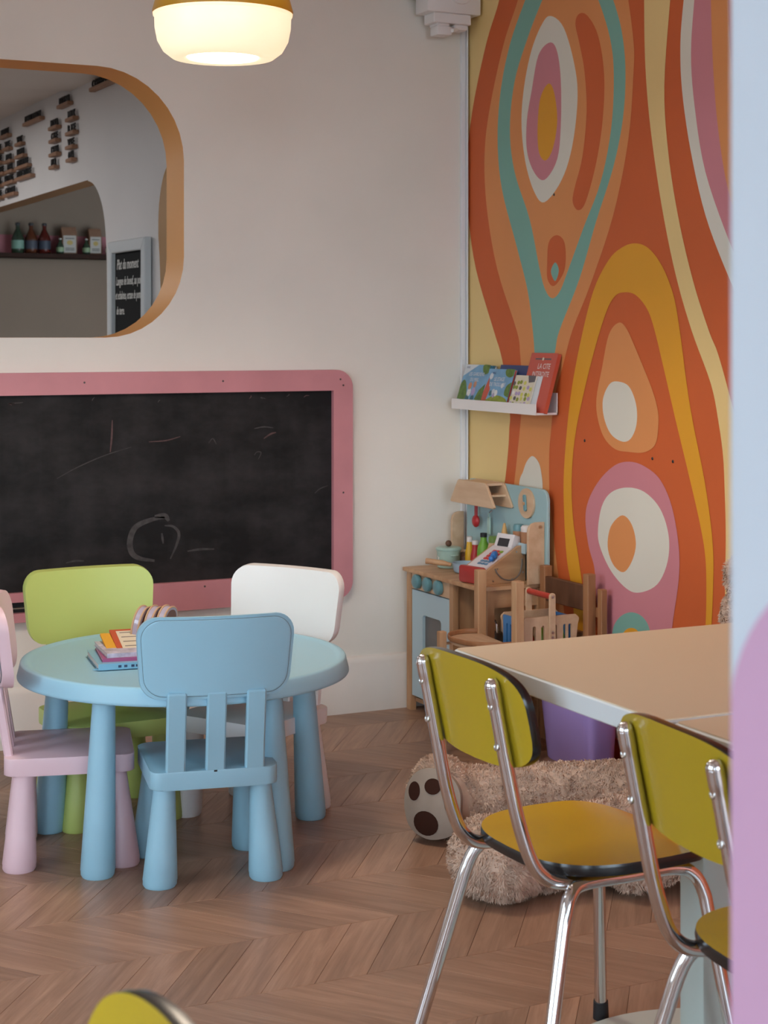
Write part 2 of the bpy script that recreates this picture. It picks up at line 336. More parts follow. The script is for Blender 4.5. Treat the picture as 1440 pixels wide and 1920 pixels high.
MURAL = [
    ('tan_field','tan',[[(-0.002,2.745)],[(-0.233,2.745),(-0.233,2.575),(-0.233,2.5),(-0.142,2.364),(-0.048,2.161),(-0.004,1.994),(-0.001,1.882),(-0.008,1.76),(-0.064,1.564),(-0.195,1.339),(-0.241,1.265),(-0.278,1.172),(-0.308,1.052),(-0.304,1.002),(-0.296,0.926),(-0.271,0.807),(-0.229,0.703),(-0.192,0.548),(-0.173,0.338),(-0.165,0.003)],[(-0.002,0.003)]],0),
    ('orange_stripe','orange',[[(-0.398,2.745),(-0.377,2.548),(-0.362,2.477),(-0.267,2.345),(-0.173,2.146),(-0.13,1.982),(-0.142,1.789),(-0.218,1.559),(-0.355,1.339),(-0.377,1.262),(-0.387,1.165),(-0.384,1.056),(-0.377,1.006),(-0.362,0.93),(-0.337,0.812),(-0.304,0.71),(-0.278,0.558),(-0.263,0.352),(-0.256,0.015)],[(-0.701,0.003),(-0.688,0.24),(-0.662,0.412),(-0.629,0.517),(-0.602,0.624),(-0.572,0.769),(-0.568,0.806),(-0.568,0.93),(-0.579,1.003),(-0.589,1.064),(-0.616,1.155),(-0.649,1.214),(-0.711,1.339),(-0.816,1.482),(-0.95,1.701),(-1.033,1.928),(-1.062,2.136),(-1.062,2.223),(-1.033,2.36),(-1.01,2.43),(-0.975,2.745)]],0),
    ('teal_loop','teal',[[(-0.545,2.745),(-0.465,2.532),(-0.412,2.469),(-0.311,2.338),(-0.244,2.182),(-0.222,2.011),(-0.252,1.836),(-0.355,1.628),(-0.427,1.477),(-0.462,1.339),(-0.476,1.249),(-0.5,1.168),(-0.534,1.128),(-0.568,1.175),(-0.606,1.273),(-0.632,1.339),(-0.753,1.504),(-0.853,1.687),(-0.95,1.85),(-1.004,1.997),(-1.018,2.142),(-0.998,2.266),(-0.95,2.374),(-0.896,2.451),(-0.815,2.745)],[(-0.694,2.745),(-0.797,2.47),(-0.865,2.389),(-0.932,2.257),(-0.953,2.138),(-0.938,1.971),(-0.878,1.809),(-0.778,1.67),(-0.685,1.536),(-0.632,1.466),(-0.582,1.447),(-0.538,1.482),(-0.503,1.556),(-0.441,1.718),(-0.34,1.888),(-0.308,2.039),(-0.34,2.199),(-0.427,2.335),(-0.524,2.449),(-0.589,2.508),(-0.686,2.745)]],0),
    ('cream_oval','cream',[[(-0.579,2.386),(-0.659,2.334),(-0.724,2.204),(-0.743,2.091),(-0.711,1.94),(-0.645,1.834),(-0.538,1.769),(-0.469,1.812),(-0.412,1.918),(-0.387,2.052),(-0.405,2.176),(-0.455,2.293),(-0.524,2.37)]],1),
    ('pink_oval','pink',[[(-0.565,2.299),(-0.612,2.273),(-0.639,2.181),(-0.642,2.031),(-0.619,1.907),(-0.538,1.844),(-0.469,1.877),(-0.423,1.954),(-0.423,2.056),(-0.455,2.155),(-0.497,2.265)]],1),
    ('ochre_oval','ochre',[[(-0.562,2.163),(-0.599,2.13),(-0.619,2.034),(-0.592,1.945),(-0.545,1.908),(-0.503,1.939),(-0.493,2.019),(-0.51,2.119)]],1),
    ('red_bean','red',[[(-0.73,2.336),(-0.753,2.364),(-0.803,2.349),(-0.865,2.274),(-0.899,2.145),(-0.89,2.003),(-0.853,1.872),(-0.791,1.752),(-0.746,1.729),(-0.714,1.757),(-0.724,1.8),(-0.772,1.9),(-0.797,2.043),(-0.784,2.175),(-0.753,2.271)]],1),
    ('red_drop','red',[[(-0.612,1.655),(-0.659,1.635),(-0.672,1.585),(-0.659,1.53),(-0.599,1.487),(-0.558,1.51),(-0.555,1.562),(-0.565,1.632)]],1),
    ('teal_dot','teal',[[(-0.606,1.565),(-0.629,1.538),(-0.606,1.503),(-0.579,1.536)]],1),
    ('tan_stripe','tan',[[(-1.126,2.745),(-1.122,2.409),(-1.119,2.344),(-1.125,2.147),(-1.153,1.948),(-1.211,1.71),(-1.281,1.504),(-1.36,1.338),(-1.452,1.185),(-1.489,1.072),(-1.509,0.979),(-1.516,0.884),(-1.521,0.764),(-1.518,0.612),(-1.514,0.46),(-1.509,0.308),(-1.509,0.006)],[(-1.581,0.023),(-1.586,0.323),(-1.591,0.473),(-1.596,0.623),(-1.596,0.772),(-1.591,0.92),(-1.572,1.068),(-1.536,1.161),(-1.484,1.274),(-1.442,1.338),(-1.365,1.487),(-1.292,1.68),(-1.243,1.875),(-1.224,2.069),(-1.254,2.321),(-1.268,2.382),(-1.288,2.745)]],0),
    ('cream_stripe','cream',[[(-1.353,2.745),(-1.334,2.369),(-1.321,2.309),(-1.305,2.186),(-1.313,2.045),(-1.355,1.864),(-1.426,1.671),(-1.526,1.502),(-1.615,1.382),(-1.707,1.264),(-1.775,1.136),(-1.819,0.938)],[(-1.894,0.944),(-1.873,1.083),(-1.819,1.223),(-1.73,1.352),(-1.626,1.471),(-1.536,1.592),(-1.426,1.796),(-1.375,1.988),(-1.357,2.145),(-1.373,2.3),(-1.383,2.36),(-1.398,2.745)]],0),
    ('pink_stripe','pink',[[(-1.398,2.745),(-1.383,2.36),(-1.373,2.3),(-1.357,2.145),(-1.375,1.988),(-1.426,1.796),(-1.536,1.592),(-1.626,1.471),(-1.73,1.352),(-1.819,1.223),(-1.873,1.083),(-1.894,0.944)],[(-1.967,0.949),(-1.957,1.087),(-1.904,1.239),(-1.819,1.366),(-1.707,1.483),(-1.603,1.605),(-1.531,1.739),(-1.486,1.912),(-1.462,2.1),(-1.452,2.286),(-1.449,2.348),(-1.445,2.745)]],0),
    ('orange_edge_stripe','orange',[[(-1.445,2.745),(-1.449,2.348),(-1.452,2.286),(-1.462,2.1),(-1.486,1.912),(-1.531,1.739),(-1.603,1.605),(-1.707,1.483),(-1.819,1.366),(-1.904,1.239),(-1.957,1.087),(-1.967,0.949)],[(-2.048,0.955),(-2.028,1.145),(-1.967,1.309),(-1.883,1.45),(-1.786,1.567),(-1.684,1.689),(-1.615,1.827),(-1.572,1.966),(-1.543,2.12),(-1.531,2.272),(-1.528,2.333),(-1.525,2.745)]],0),
    ('ochre_arch','ochre',[[(-0.727,0.004),(-0.721,0.246),(-0.721,0.419),(-0.704,0.512),(-0.678,0.596),(-0.662,0.74),(-0.662,0.887),(-0.698,1.107),(-0.759,1.296),(-0.838,1.466),(-0.926,1.561),(-1.001,1.597),(-1.073,1.606),(-1.144,1.587),(-1.213,1.531),(-1.27,1.444),(-1.302,1.338),(-1.336,1.182),(-1.368,1.066),(-1.421,0.909),(-1.452,0.782),(-1.464,0.689),(-1.462,0.589),(-1.454,0.481),(-1.434,0.294),(-1.419,0.03)],[(-1.383,0.021),(-1.404,0.288),(-1.426,0.477),(-1.431,0.585),(-1.426,0.685),(-1.401,0.777),(-1.347,0.915),(-1.281,1.074),(-1.224,1.218),(-1.172,1.344),(-1.133,1.406),(-1.073,1.448),(-1.013,1.457),(-0.962,1.447),(-0.914,1.401),(-0.85,1.289),(-0.784,1.145),(-0.73,0.999),(-0.708,0.854),(-0.717,0.724),(-0.749,0.605),(-0.772,0.521),(-0.797,0.43),(-0.816,0.262),(-0.835,0.027)]],0),
    ('orange_teardrop','orange',[[(-0.98,1.363),(-1.024,1.345),(-1.073,1.284),(-1.155,1.17),(-1.189,1.104),(-1.194,1.058),(-1.178,0.996),(-1.119,0.968),(-1.036,0.964),(-0.962,0.968),(-0.899,1.001),(-0.862,1.062),(-0.856,1.126),(-0.887,1.219),(-0.926,1.325)]],1),
    ('cream_egg','cream',[[(-0.968,1.18),(-1.036,1.167),(-1.076,1.113),(-1.079,1.052),(-1.048,1.006),(-1.001,0.994),(-0.938,1.014),(-0.899,1.064),(-0.893,1.121),(-0.926,1.167)]],1),
    ('pink_blob','pink',[[(-1.042,0.934),(-1.119,0.926),(-1.202,0.892),(-1.262,0.817),(-1.297,0.702),(-1.297,0.603),(-1.262,0.447),(-1.235,0.256),(-1.197,0.089),(-1.096,0.003),(-0.98,0.009),(-0.908,0.127),(-0.884,0.291),(-0.875,0.394),(-0.856,0.476),(-0.844,0.58),(-0.81,0.648),(-0.791,0.731),(-0.81,0.796),(-0.875,0.866),(-0.962,0.918)]],1),
    ('cream_round','cream',[[(-1.024,0.853),(-1.119,0.848),(-1.202,0.805),(-1.246,0.73),(-1.241,0.65),(-1.189,0.576),(-1.096,0.538),(-1.024,0.541),(-0.938,0.585),(-0.875,0.655),(-0.865,0.71),(-0.887,0.783),(-0.938,0.83)]],1),
    ('orange_egg','orange',[[(-1.001,0.765),(-1.053,0.742),(-1.076,0.684),(-1.053,0.627),(-1.007,0.589),(-0.95,0.607),(-0.92,0.66),(-0.938,0.724)]],1),
    ('teal_round','teal',[[(-1.153,0.413),(-1.139,0.375),(-1.102,0.342),(-1.05,0.323),(-0.998,0.324),(-0.959,0.345),(-0.944,0.38),(-0.959,0.42),(-0.998,0.453),(-1.05,0.471),(-1.102,0.469),(-1.139,0.448)]],1),
    ('ochre_dot','ochre',[[(-1.099,0.4),(-1.093,0.383),(-1.075,0.369),(-1.05,0.361),(-1.026,0.361),(-1.008,0.37),(-1.001,0.384),(-1.008,0.401),(-1.026,0.415),(-1.05,0.423),(-1.075,0.423),(-1.093,0.414)]],1),
    ('cream_bump','cream',[[(-0.462,0.914),(-0.503,0.894),(-0.521,0.855),(-0.528,0.809),(-0.531,0.659),(-0.528,0.516),(-0.451,0.434),(-0.366,0.495),(-0.355,0.641),(-0.373,0.811),(-0.398,0.855),(-0.423,0.892)]],1),
]
# ------------------------------------------------------------------ palette
wall_paint = mat('warm_white_wall_paint', (0.78, 0.745, 0.68), 0.75, var=0.05, vscale=2.2, bump=0.05, bscale=90)
grey_paint = mat('grey_white_wall_paint', (0.66, 0.65, 0.65), 0.75, var=0.04, vscale=2.0, bump=0.04, bscale=90)
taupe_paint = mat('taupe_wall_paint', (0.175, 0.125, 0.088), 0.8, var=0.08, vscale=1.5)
ceil_paint = mat('ceiling_paint', (0.78, 0.73, 0.69), 0.8, var=0.03, vscale=2.0)
skirt_paint = mat('skirting_paint', (0.76, 0.71, 0.66), 0.55, var=0.06, vscale=5.0, bump=0.05, bscale=40)
reveal_paint = mat('caramel_reveal_paint', (0.80, 0.385, 0.105), 0.55, var=0.05, vscale=3.0)
white_plastic = mat('white_plastic', (0.78, 0.76, 0.75), 0.4)
white_lacquer = mat('white_lacquer', (0.80, 0.77, 0.75), 0.4, var=0.02)
black_mat = mat('matte_black', (0.012, 0.012, 0.014), 0.6)
black_gloss = mat('gloss_black_edge', (0.012, 0.012, 0.013), 0.22)
chrome = mat('chrome', (0.72, 0.71, 0.72), 0.10, 1.0, bump=0.01, bscale=20)
steel = mat('brushed_steel', (0.55, 0.54, 0.53), 0.3, 1.0)
screw_dark = mat('dark_screw', (0.09, 0.08, 0.08), 0.4, 0.8)
pine = wood('pine_wood', (0.56, 0.34, 0.185), (0.40, 0.215, 0.105), (30, 30, 4))
pine_x = wood('pine_wood_flat', (0.58, 0.36, 0.20), (0.44, 0.245, 0.125), (5, 34, 34))
birch = wood('birch_plywood', (0.66, 0.47, 0.31), (0.55, 0.36, 0.22), (30, 5, 30))
red_wood = wood('reddish_wood', (0.40, 0.19, 0.085), (0.26, 0.11, 0.045), (30, 30, 4))
walnut = wood('walnut_wood', (0.15, 0.065, 0.033), (0.08, 0.032, 0.016), (20, 20, 6))
MUR_COL = {
    'red': mat('mural_red_orange', (0.60, 0.118, 0.027), 0.6, var=0.05, vscale=3),
    'orange': mat('mural_soft_orange', (0.72, 0.285, 0.095), 0.6, var=0.04, vscale=3),
    'tan': mat('mural_tan_yellow', (0.80, 0.58, 0.25), 0.6, var=0.04, vscale=3),
    'teal': mat('mural_teal', (0.20, 0.42, 0.35), 0.6, var=0.04, vscale=3),
    'cream': mat('mural_cream', (0.71, 0.68, 0.59), 0.6, var=0.03, vscale=3),
    'pink': mat('mural_dusty_pink', (0.60, 0.225, 0.265), 0.6, var=0.04, vscale=3),
    'ochre': mat('mural_ochre', (0.74, 0.34, 0.02), 0.6, var=0.04, vscale=3),
}

# ------------------------------------------------------------------ floor: chevron planks
X0, X1, Y0, Y1, ZC = -5.4, 0.0, -7.6, 0.0, 2.75
b = B(); box(b, X0 - .1, X1 + .1, Y0 - .1, Y1 + .18, -.06, -.0025)
floor = struct(obj('floor', b, mat('floor_joint_dark', (0.10, 0.06, 0.04), 0.8), smooth=False), 'brown wood chevron floor')
BW, PW, SL = 0.292, 0.1182, 0.218
dirR = math.atan2(-BW, SL); dirL = math.atan2(-BW, -SL)
pmR = plank_mat('oak_plank_grain_one_way', dirR); pmL = plank_mat('oak_plank_grain_other_way', dirL)
def plank_mesh(kind):
    s = SL / 2 * (1 if kind == 'R' else -1); g = 0.0005; h = BW / 2 - g; w = PW / 2 - g * 0.8
    bm = B()
    prism(bm, [(-w + s, -h), (w + s, -h), (w - s, h), (-w - s, h)], 0.0025, Matrix.Translation((0, 0, -0.0025)), bev=0.0005, seg=1)
    bmesh.ops.recalc_face_normals(bm, faces=bm.faces[:])
    me = bpy.data.meshes.new('plank'); bm.to_mesh(me); bm.free(); me.materials.append(pmR if kind == 'R' else pmL); return me
pmesh = {k: plank_mesh(k) for k in 'RL'}
cands = []
for k in range(-20, 8):
    ya = -1.95 + k * BW                      # upper axis of the band
    kind = 'L' if k % 2 == 0 else 'R'
    if ya - BW < Y0 or ya > Y1 + BW: continue
    ph = -1.722 if k % 2 == 0 else -1.722 - SL
    i0 = int((X0 - ph) / PW) - 4; i1 = int((X1 - ph) / PW) + 4
    for i in range(i0, i1):
        cx = ph + (i + .5) * PW + (SL / 2 if kind == 'R' else -SL / 2); cy = ya - BW / 2
        if X0 - .1 < cx < X1 + .15 and cy < Y1 + .14: cands.append((cx, cy, kind))
fw = Vector((math.sin(math.radians(25.96)), math.cos(math.radians(25.96)))); rt = Vector((fw.y, -fw.x))
def seen(cx, cy):
    d = Vector((cx + 2.986, cy + 5.442)); Y = d.dot(fw); X = d.dot(rt)
    if Y < 2.9: return 9
    px = X / Y * 3200; hid = 3 if px > 640 else 0
    return Y + hid + max(0, abs(px) - 780) * 0.05
cands.sort(key=lambda c: seen(c[0], c[1]))
near, rest = cands[:290], cands[290:]
for cx, cy, k in near:
    o = bpy.data.objects.new('plank', pmesh[k]); COL.objects.link(o); o.parent = floor; o.location = (cx, cy, 0)
for k in 'RL':
    src = pmesh[k]; vs = np.array([v.co[:] for v in src.vertices]); fs = [list(p.vertices) for p in src.polygons]
    V, F = [], []
    for cx, cy, kk in rest:
        if kk != k: continue
        n = len(V) * len(vs); V.append(vs + np.array((cx, cy, 0))); F += [[i + n for i in f] for f in fs]
    me = bpy.data.meshes.new('more_planks'); me.from_pydata(np.concatenate(V).tolist(), [], F); me.materials.append(pmR if k == 'R' else pmL)
    o = bpy.data.objects.new('more_planks', me); COL.objects.link(o); o.parent = floor; o['kind'] = 'stuff'

# ------------------------------------------------------------------ main room shell
MB = frame_basis((0, 0, 0), (1, 0, 0), (0, 0, 1))            # wall plane y = const: x, z ; normal -y
hole = rrect(-3.6, -1.083, 1.316, 2.207, 0.28, 10, rs=(.28, .27, .30, .28))
slab, rev = wall_holes([(X0, 0), (X1 + .2, 0), (X1 + .2, ZC), (X0, ZC)], [hole], -0.18, MB)
wb = struct(obj('wall_back', slab, wall_paint, smooth=False), 'warm white wall with a rounded pass-through opening')
obj('opening_reveal', rev, reveal_paint, wb, world=False)['label'] = 'caramel painted reveal of the opening'
b = B(); box(b, 0, .15, Y0, 0, 0, ZC)
wr = struct(obj('wall_right', b, MUR_COL['red'], smooth=False), 'wall painted with a wavy retro mural')
MR = frame_basis((0, 0, 0), (0, -1, 0), (0, 0, 1))           # wall plane x = const: -y, z ; normal -x
for i, (nm, c, segs, closed) in enumerate(MURAL):
    if closed: pts = crom(segs[0], 5, True)
    else:
        pts = []
        for s in segs: pts += crom(s, 5) if len(s) > 2 else s
    M = frame_basis((-0.0003 - 0.00006 * i, 0, 0), (0, -1, 0), (0, 0, 1))
    pl = [(-y, max(z, .002)) for y, z in pts]
    b = B(); flat(b, pl, M); obj(nm, b, MUR_COL[c], wr, world=False, smooth=False)
for (y, z) in ((-.787, .985), (-1.163, .952), (-1.268, .95), (-.6, 1.79)):
    b = B(); lathe(b, [(0, 0), (.005, 0), (.004, .001), (0, .001)], (-.0017, y, z), 10, (-1, 0, 0)); obj('wall_plug', b, screw_dark, wr, world=False)
# left and rear walls with the shop windows (behind the camera)
ML = frame_basis((X0, 0, 0), (0, 1, 0), (0, 0, 1))
slab, rev = wall_holes([(Y0, 0), (Y1, 0), (Y1, ZC), (Y0, ZC)], [[(a, WZ0), (c, WZ0), (c, WZ1), (a, WZ1)] for a, c in WIN_LEFT], -0.15, ML)
wl = struct(obj('wall_left', join([slab, rev]), wall_paint, smooth=False), 'white wall with tall shop windows')
MQ = frame_basis((0, Y0, 0), (-1, 0, 0), (0, 0, 1))
slab, rev = wall_holes([(-X1, 0), (-X0, 0), (-X0, ZC), (-X1, ZC)], [[(-c, WZ0), (-a, WZ0), (-a, WZ1), (-c, WZ1)] for a, c in WIN_REAR], -0.15, MQ)
wq = struct(obj('wall_rear', join([slab, rev]), wall_paint, smooth=False), 'white wall with shop windows')
winf = mat('window_frame_paint', (0.5, 0.5, 0.5), 0.4)
n = 0
for a, c in WIN_LEFT:
    n += 1; b = B(); x = X0 - .08
    for y in (a, (a + c) / 2 - .03, c - .06): box(b, x - .03, x + .03, y, y + .06, WZ0, WZ1)
    for z in (WZ0, WZ1 - .06, 1.85): box(b, x - .028, x + .028, a, c, z, z + .06)
    struct(obj('window_%d' % n, b, winf, smooth=False), 'grey framed shop window')
for a, c in WIN_REAR:
    n += 1; b = B(); y = Y0 - .08
    for x in (a, (a + c) / 2 - .03, c - .06): box(b, x, x + .06, y - .03, y + .03, WZ0, WZ1)
    for z in (WZ0, WZ1 - .06, 1.85): box(b, a, c, y - .028, y + .028, z, z + .06)
    struct(obj('window_%d' % n, b, winf, smooth=False), 'grey framed shop window')
b = B(); box(b, X0 - .15, X1 + .15, Y0 - .15, .0, ZC, ZC + .1)
struct(obj('ceiling', b, ceil_paint, smooth=False), 'off-white ceiling')
b = B(); box(b, -40, -5.56, -40, 40, -.2, -.12); box(b, -5.56, 40, -40, -7.76, -.2, -.12)
struct(obj('pavement', b, mat('street_asphalt', (0.22, 0.22, 0.22), 0.9, var=.1, vscale=3), smooth=False), 'grey street outside the windows')
# skirting
b = B(); Mx = Matrix(((0, 0, 1, X0), (-1, 0, 0, 0), (0, 1, 0, 0), (0, 0, 0, 1)))
prism(b, [(0, 0), (.020, 0), (.020, .172), (.015, .188), (.006, .195), (0, .195)], -X0 - .002, Mx)
sk = struct(obj('baseboard_back', b, skirt_paint, ang=50), 'tall white painted skirting board')
b = B(); box(b, -.018, -.0085, Y0, -.03, 0, .07)
struct(obj('baseboard_right', b, MUR_COL['red'], smooth=False), 'low painted skirting board')
# corner trim: white cable duct
b = B(); box(b, -.031, -.014, -.014, -.001, .195, ZC, .002, 1); box(b, -.013, -.0085, -.024, -.001, .195, ZC, .001, 1)
struct(obj('trim_1', b, mat('grey_white_trim', (0.74, 0.75, 0.77), 0.45)), 'white cable duct running up the corner')
# pillar on the near right with a painted pink curve
PX, PY = -2.367, -4.631
b = B(); box(b, PX, PX + .42, PY - .42, PY, 0, ZC, .004, 2)
pil = struct(obj('pillar', b, mat('cool_white_paint', (0.575, 0.64, 0.72), 0.7, var=.02, vscale=3), smooth=False), 'white pillar with a pink painted curve')
pts = [(PY, .003)] + [(PY - .108 + .108 * math.cos(t), 1.094 + .108 * math.sin(t)) for t in [math.radians(a) for a in range(0, 91, 6)]] + [(PY - .416, 1.202), (PY - .416, .003)]
b = B(); flat(b, [(-y, z) for y, z in [(min(p[0], PY - .0035), p[1]) for p in pts]], frame_basis((PX - .0006, 0, 0), (0, -1, 0), (0, 0, 1)))
obj('painted_curve', b, mat('lilac_pink_paint', (0.56, 0.33, 0.49), 0.65), pil, world=False, smooth=False)

# ------------------------------------------------------------------ serving room seen through the opening
XW = -0.80
MW = frame_basis((XW, 0, 0), (0, -1, 0), (0, 0, 1))
arch = [(-y, z) for y, z in crom([(5.85, .9), (5.85, 2.005), (4.2, 2.015), (2.32, 2.026), (2.12, 2.022), (2.0, 1.985), (1.91, 1.91), (1.86, 1.82), (1.835, 1.70), (1.825, 1.5), (1.82, .9)], 4)]
side = [(-y, z) for y, z in crom([(1.06, .9), (1.075, 1.3), (1.10, 1.6), (1.12, 1.75), (1.10, 1.88), (1.03, 1.98), (.90, 2.03), (.75, 2.02), (.62, 1.95), (.56, 1.8), (.55, 1.5), (.55, .9)], 4)]
slab, rev = wall_holes([(-8.0, 0), (-.18, 0), (-.18, 2.7), (-8.0, 2.7)], [arch, side], -0.10, MW)
wm = struct(obj('wall_menu', slab, grey_paint, smooth=False), 'grey-white wall carrying the menu strips')
obj('arch_reveal', rev, mat('brown_reveal_paint', (0.17, 0.075, 0.020), 0.6), wm, world=False)['label'] = 'brown painted edge of the arch'
b = B(); box(b, -5.4, XW, .18, 8.0, 2.49, 2.6); box(b, -5.4, XW, .18, 2.42, 2.468, 2.49)
struct(obj('ceiling_serving_room', b, ceil_paint, smooth=False), 'off-white ceiling of the serving room')
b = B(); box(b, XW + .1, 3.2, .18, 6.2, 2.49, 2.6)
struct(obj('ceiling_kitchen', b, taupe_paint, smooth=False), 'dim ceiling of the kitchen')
b = B(); box(b, -5.5, 3.2, .18, 8.1, -.05, 0)
struct(obj('floor_serving_room', b, mat('service_floor', (0.25, 0.20, 0.17), 0.6), smooth=False), 'brown floor of the serving room')
b = B(); box(b, XW + .1, 3.2, 6.0, 6.12, 0, 2.49)
wk = struct(obj('wall_kitchen', b, taupe_paint, smooth=False), 'taupe kitchen wall with a pink stripe')
b = B(); box(b, XW + .1, 3.2, 5.997, 6.0, 1.85, 1.995)
obj('pink_stripe', b, mat('rose_stripe_paint', (0.33, 0.095, 0.11), 0.6), wk, world=False, smooth=False)
b = B(); box(b, -5.5, -5.4, .18, 8.1, 0, 2.6); box(b, -5.5, XW, 8.0, 8.1, 0, 2.6); box(b, 3.2, 3.3, .18, 6.2, 0, 2.6)
struct(obj('wall_serving_room', b, grey_paint, smooth=False), 'plain outer walls of the serving room')

strip_wood = wood('strip_wood', (0.36, 0.20, 0.12), (0.27, 0.14, 0.08), (30, 5, 30))
letter_black = mat('letter_black', (0.006, 0.006, 0.007), 0.6)
STRIPS = [('COFFEETOPOFF', 2.052, 1.62, 2.410), ('LATTE BAR', 2.602, 2.405, 2.398), ('LE FAIT MAISON', 3.26, 2.919, 2.386), ('MAKE ICE', 3.782, 3.59, 2.372),
          ('MOKA', 2.758, 2.611, 2.310), ('CAFE', 2.748, 2.621, 2.247), ("L'EAU", 2.748, 2.611, 2.181), ('PUR', 2.748, 2.65, 2.121),
          ('MILK', 2.451, 2.314, 2.318), ('B. ICE', 2.451, 2.314, 2.253), ('V.I.E', 2.451, 2.332, 2.188), ('COLA', 2.442, 2.341, 2.128),
          ('VERT', 3.428, 3.304, 2.299), ('JASMIN', 3.428, 3.26, 2.234), ('PAMPLEMOUSSE', 3.428, 3.172, 2.176), ('MURE ROUGE', 3.428, 3.108, 2.119),
          ('THE', 3.697, 3.567, 2.300), ('NOIR', 3.673, 3.531, 2.230), ('MIEL', 3.637, 3.497, 2.175), ('EAU MATE', 3.697, 3.485, 2.117), ('CITRON', 3.685, 3.451, 2.052),
          ('GRENADE', 3.96, 3.765, 2.300), ('FRAISE', 3.94, 3.752, 2.240), ('ORANGE', 3.92, 3.70, 2.178), ('POMME', 3.96, 3.765, 2.117), ('POIRE', 3.96, 3.752, 2.052)]
STRIP_LAB = ['longest strip, cut by the caramel edge of the opening', 'short strip alone near the ceiling, between the two columns', 'wide strip near the ceiling with three words', 'strip at the left edge of the opening, highest there',
             'top strip of the fourth column', 'second strip of the fourth column', 'third strip of the fourth column', 'lowest strip of the fourth column',
             'top strip of the column nearest the white pier', 'second strip of the column nearest the white pier', 'third strip of the column nearest the white pier', 'lowest strip of the column nearest the white pier',
             'top strip of the third column', 'second strip of the third column', 'wide third strip of the third column', 'widest and lowest strip of the third column',
             'top strip of the second column', 'second strip of the second column', 'third strip of the second column', 'fourth strip of the second column', 'lowest strip of the second column',
             'top strip of the first column, cut by the picture edge', 'second strip of the first column, cut by the picture edge', 'third strip of the first column, cut by the picture edge', 'fourth strip of the first column, cut by the picture edge', 'lowest strip of the first column, cut by the picture edge']
for (s, ya, yb, z), lab in zip(STRIPS, STRIP_LAB):
    ya -= .045; yb -= .045
    t = thing('menu_strip', 'menu lettering on wood ledge, ' + lab, 'menu strip', (XW, (ya + yb) / 2, z), group='menu strips on the serving room wall')
    b = B(); box(b, XW - .030, XW, yb, ya, z, z + .018, .003, 1); obj('ledge', b, strip_wood, t)
    w = (ya - yb) * .90
    o = text('lettering', s, .047, letter_black, t, frame_basis((XW - .016, ya - .006, z + .018), (0, -1, 0), (0, 0, 1)), .003, 1.0, bold=.0012)
    ys = [v.co.y for v in o.data.vertices]; k = w / max(.001, max(ys) - min(ys)); m0 = max(ys)
    for v in o.data.vertices: v.co.y = m0 + (v.co.y - m0) * k

# framed chalk sign
t = thing('menu_chalkboard', 'small framed chalkboard with white handwriting on the serving room wall', 'chalkboard', (XW, 1.5, 1.0))
fa, fb, z1, z0 = 1.700, 1.190, 1.722, .96
Ms = frame_basis((XW - .004, 0, 0), (0, -1, 0), (0, 0, 1))
fr_m = mat('grey_white_frame', (0.60, 0.64, 0.66), 0.35)
for nm, q in (('frame_rail', [(-fa, z1), (-fb, z1), (-fb - .05, z1 - .05), (-fa + .05, z1 - .05)]), ('frame_rail', [(-fa, z0), (-fb, z0), (-fb - .05, z0 + .05), (-fa + .05, z0 + .05)]),
              ('frame_rail', [(-fa, z0), (-fa + .05, z0 + .05), (-fa + .05, z1 - .05), (-fa, z1)]), ('frame_rail', [(-fb, z0), (-fb - .05, z0 + .05), (-fb - .05, z1 - .05), (-fb, z1)])):
    b = B(); prism(b, q, .032, Ms, .004, 1); obj(nm, b, fr_m, t)
b = B(); box(b, XW - .016, XW - .002, fb + .045, fa - .045, z0 + .045, z1 - .045); bd = obj('slate', b, mat('slate_black', (0.016, 0.017, 0.018), 0.85, spec=.1), t, smooth=False)
chalk = mat('white_chalk', (0.62, 0.62, 0.60), 0.9)
for s, y, z, sz, wd in (('Plat du moment', 1.625, 1.602, .062, .30), ('14', 1.29, 1.655, .036, .05), ('Langue de boeuf, au poivre', 1.635, 1.535, .052, .385), ('et echalotes, ecrase de pommes', 1.645, 1.475, .050, .395), ('de terre.', 1.63, 1.41, .05, .11),
                  ('Soda du moment, 4', 1.555, 1.275, .054, .30), ('*', 1.62, 1.275, .08, .03), ('rhubarbe de chez', 1.60, 1.195, .054, .27)):
    o = text('handwriting', s, sz, chalk, bd, frame_basis((XW - .0175, y, z), (0, -1, 0), (0, 0, 1)), .0004, 1.0, shear=.22, bold=.0004)
    ys = [v.co.y for v in o.data.vertices]; k = wd / max(.001, max(ys) - min(ys)); m0 = max(ys)
    for v in o.data.vertices: v.co.y = m0 + (v.co.y - m0) * k
b = B(); box(b, XW - .018, XW - .0165, 1.40, 1.48, 1.335, 1.342); obj('chalk_dash', b, chalk, bd)

